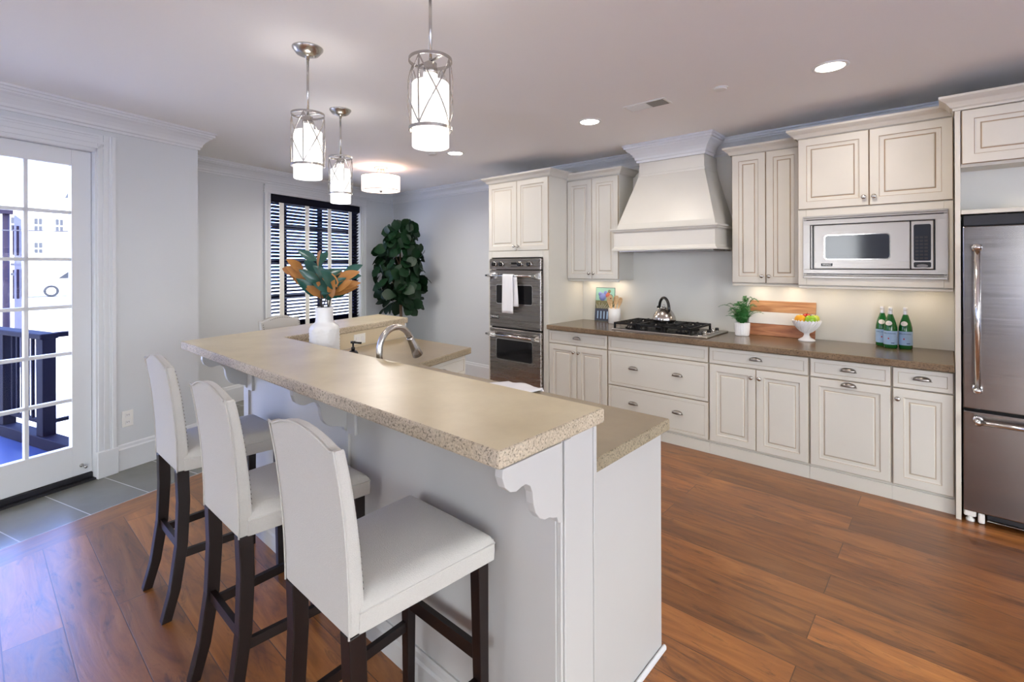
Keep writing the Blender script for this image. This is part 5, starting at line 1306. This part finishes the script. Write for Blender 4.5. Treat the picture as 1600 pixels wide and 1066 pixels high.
g = new()
for k in range(3):
    a = k * 2.1 + .4; tube(g, [(lx + .03 * math.cos(a), ly + .03 * math.sin(a), CZ - .02), (lx + .045 * math.cos(a), ly + .045 * math.sin(a), CZ - .06), (lx + .075 * math.cos(a), ly + .075 * math.sin(a), CZ - .10)], .005, 8)
bar(g, (lx - .205, ly, CZ - .104), (lx + .205, ly, CZ - .104), .008, .006); bar(g, (lx, ly - .205, CZ - .104), (lx, ly + .205, CZ - .104), .008, .006)
obj('arms', g, M['nickel'], t)
g = new(); lathe(g, [(.211, CZ - .10), (.212, CZ - .265), (.208, CZ - .265), (.207, CZ - .10)], (lx, ly, 0), 48); obj('drum_shade', g, M['drum'], t)
g = new(); lathe(g, [(.2065, CZ - .256), (.2065, CZ - .260), (0, CZ - .262)], (lx, ly, 0), 48); obj('diffuser', g, M['drumb'], t)
g = new()
for z in (CZ - .105, CZ - .268): lathe(g, [(.2125, z), (.2135, z + .003), (.2125, z + .006)], (lx, ly, 0), 48, caps=False)
obj('trim_bands', g, M['nickel'], t)
g = new(); lathe(g, [(.016, CZ - .2625), (.018, CZ - .268), (.010, CZ - .282), (0, CZ - .29)], (lx, ly, 0), 18); obj('finial', g, M['nickel'], t)
lamp('flush_lamp', 'POINT', (lx, ly, CZ - .17), FLUSH_W, .05)
lamp('flush_downlight', 'AREA', (lx, ly, CZ - .295), NOOK_W, .36, (1, .95, .90))
# vent and sprinkler discs
t = thing('ceiling_vent', 'white louvred ceiling vent between the hood and the middle light', 'vent')
va, vb = Vector((-1.70, 3.10, 0)), Vector((-1.42, 3.10, 0)); g = new()
box(g, -1.715, -1.41, 3.085, 3.225, CZ - .006, CZ, .002); obj('frame', g, M['plastic'], t)
g = new(); 
for k in range(9): box(g, -1.545, -1.428, 3.102 + k * .0125, 3.108 + k * .0125, CZ - .009, CZ - .006)
obj('dark_louvres', g, M['pewter'], t)
g = new()
for k in range(9): box(g, -1.70, -1.555, 3.102 + k * .0125, 3.108 + k * .0125, CZ - .009, CZ - .006)
obj('louvres', g, M['plastic'], t)
for x, y, lb in ((-1.075, 3.17, 'small white ceiling disc between the vent and the largest light'), (-3.84, 3.10, 'small white ceiling disc left of the smallest recessed light')):
    t = thing('sprinkler_cover', lb, 'ceiling disc', 'sprinkler covers')
    g = new(); lathe(g, [(.045, CZ), (.045, CZ - .004)], (x, y, 0), 28); obj('ring', g, M['plastic'], t)
    g = new(); lathe(g, [(.038, CZ - .004), (.038, CZ - .010), (.034, CZ - .012), (0, CZ - .012)], (x, y, 0), 28); obj('cover', g, M['plastic'], t)
# lamps under the wall cabinets
def under(x0, x1, y, z, n):
    for k in range(n):
        lamp('under_cabinet_lamp', 'AREA', (x0 + (x1 - x0) * (k + .5) / n, y, z), UNDER_W, .10, (1, .80, .58), (0, 0, 0), .04)
under(-2.99, -2.40, 4.40, 1.328, 2); under(-1.33, -.83, 4.40, 1.32, 2); under(-.82, .01, 4.36, 1.318, 3)

# ------------------------------------------------------------------ settle and repeat
for o in TOP: settle(o)
def place(o, x, y, z=None, rz=0):
    b = Vector(o['_base']); off = Matrix.Rotation(rz, 4, 'Z') @ Vector((b.x, b.y, 0))
    o.location = (x + off.x, y + off.y, b.z + (z or 0)); o.rotation_euler = (0, 0, rz)
lb = ['nearest cream bar stool at the right end of the bar', 'cream bar stool between the other two along the long bar side', 'farthest cream bar stool along the long bar side, nearest the glass door', 'cream bar stool beyond the short bar leg, only its nailhead top showing']
sp_ = [(-1.218, .592, 0), (-1.868, .578, 0), (-2.610, .592, .0), (P2(-3.27, 2.68).x, P2(-3.27, 2.68).y, RZ - PI / 2)]
for i, (x, y, a) in enumerate(sp_):
    o = STO if i == 0 else dup(STO, lb[i]); o['label'] = lb[i]; place(o, x, y, 0, a)
lb = ['nearest cage pendant, hanging from above the frame with the largest shade', 'cage pendant over the left half of the bar, full canopy in view', 'farthest and smallest cage pendant, in front of the blind']
for i, (x, y, a) in enumerate(((-1.452, 1.166, 0), (-2.437, 1.166, .5), (-3.235, 1.785, 1.0))):
    o = PEN if i == 0 else dup(PEN, lb[i]); o['label'] = lb[i]; place(o, x, y, 0, a)
    lamp('pendant_lamp', 'POINT', (x, y, 2.19), PEND_W, .045, (1, .95, .9))
    lamp('pendant_downlight', 'AREA', (x, y, 1.926), 1.2, .12, (1, .95, .9))
lb = ['green water bottle standing front left of the pair', 'green water bottle standing on the right', 'green water bottle half hidden behind the left one']
for i, (x, y, a) in enumerate(((-.318, 4.37, -.1), (-.236, 4.395, -.05), (-.370, 4.443, .1))):
    o = BOT if i == 0 else dup(BOT, lb[i]); o['label'] = lb[i]; place(o, x, y, CTZ, a)
for o in bpy.data.objects:
    if '_base' in o: del o['_base']
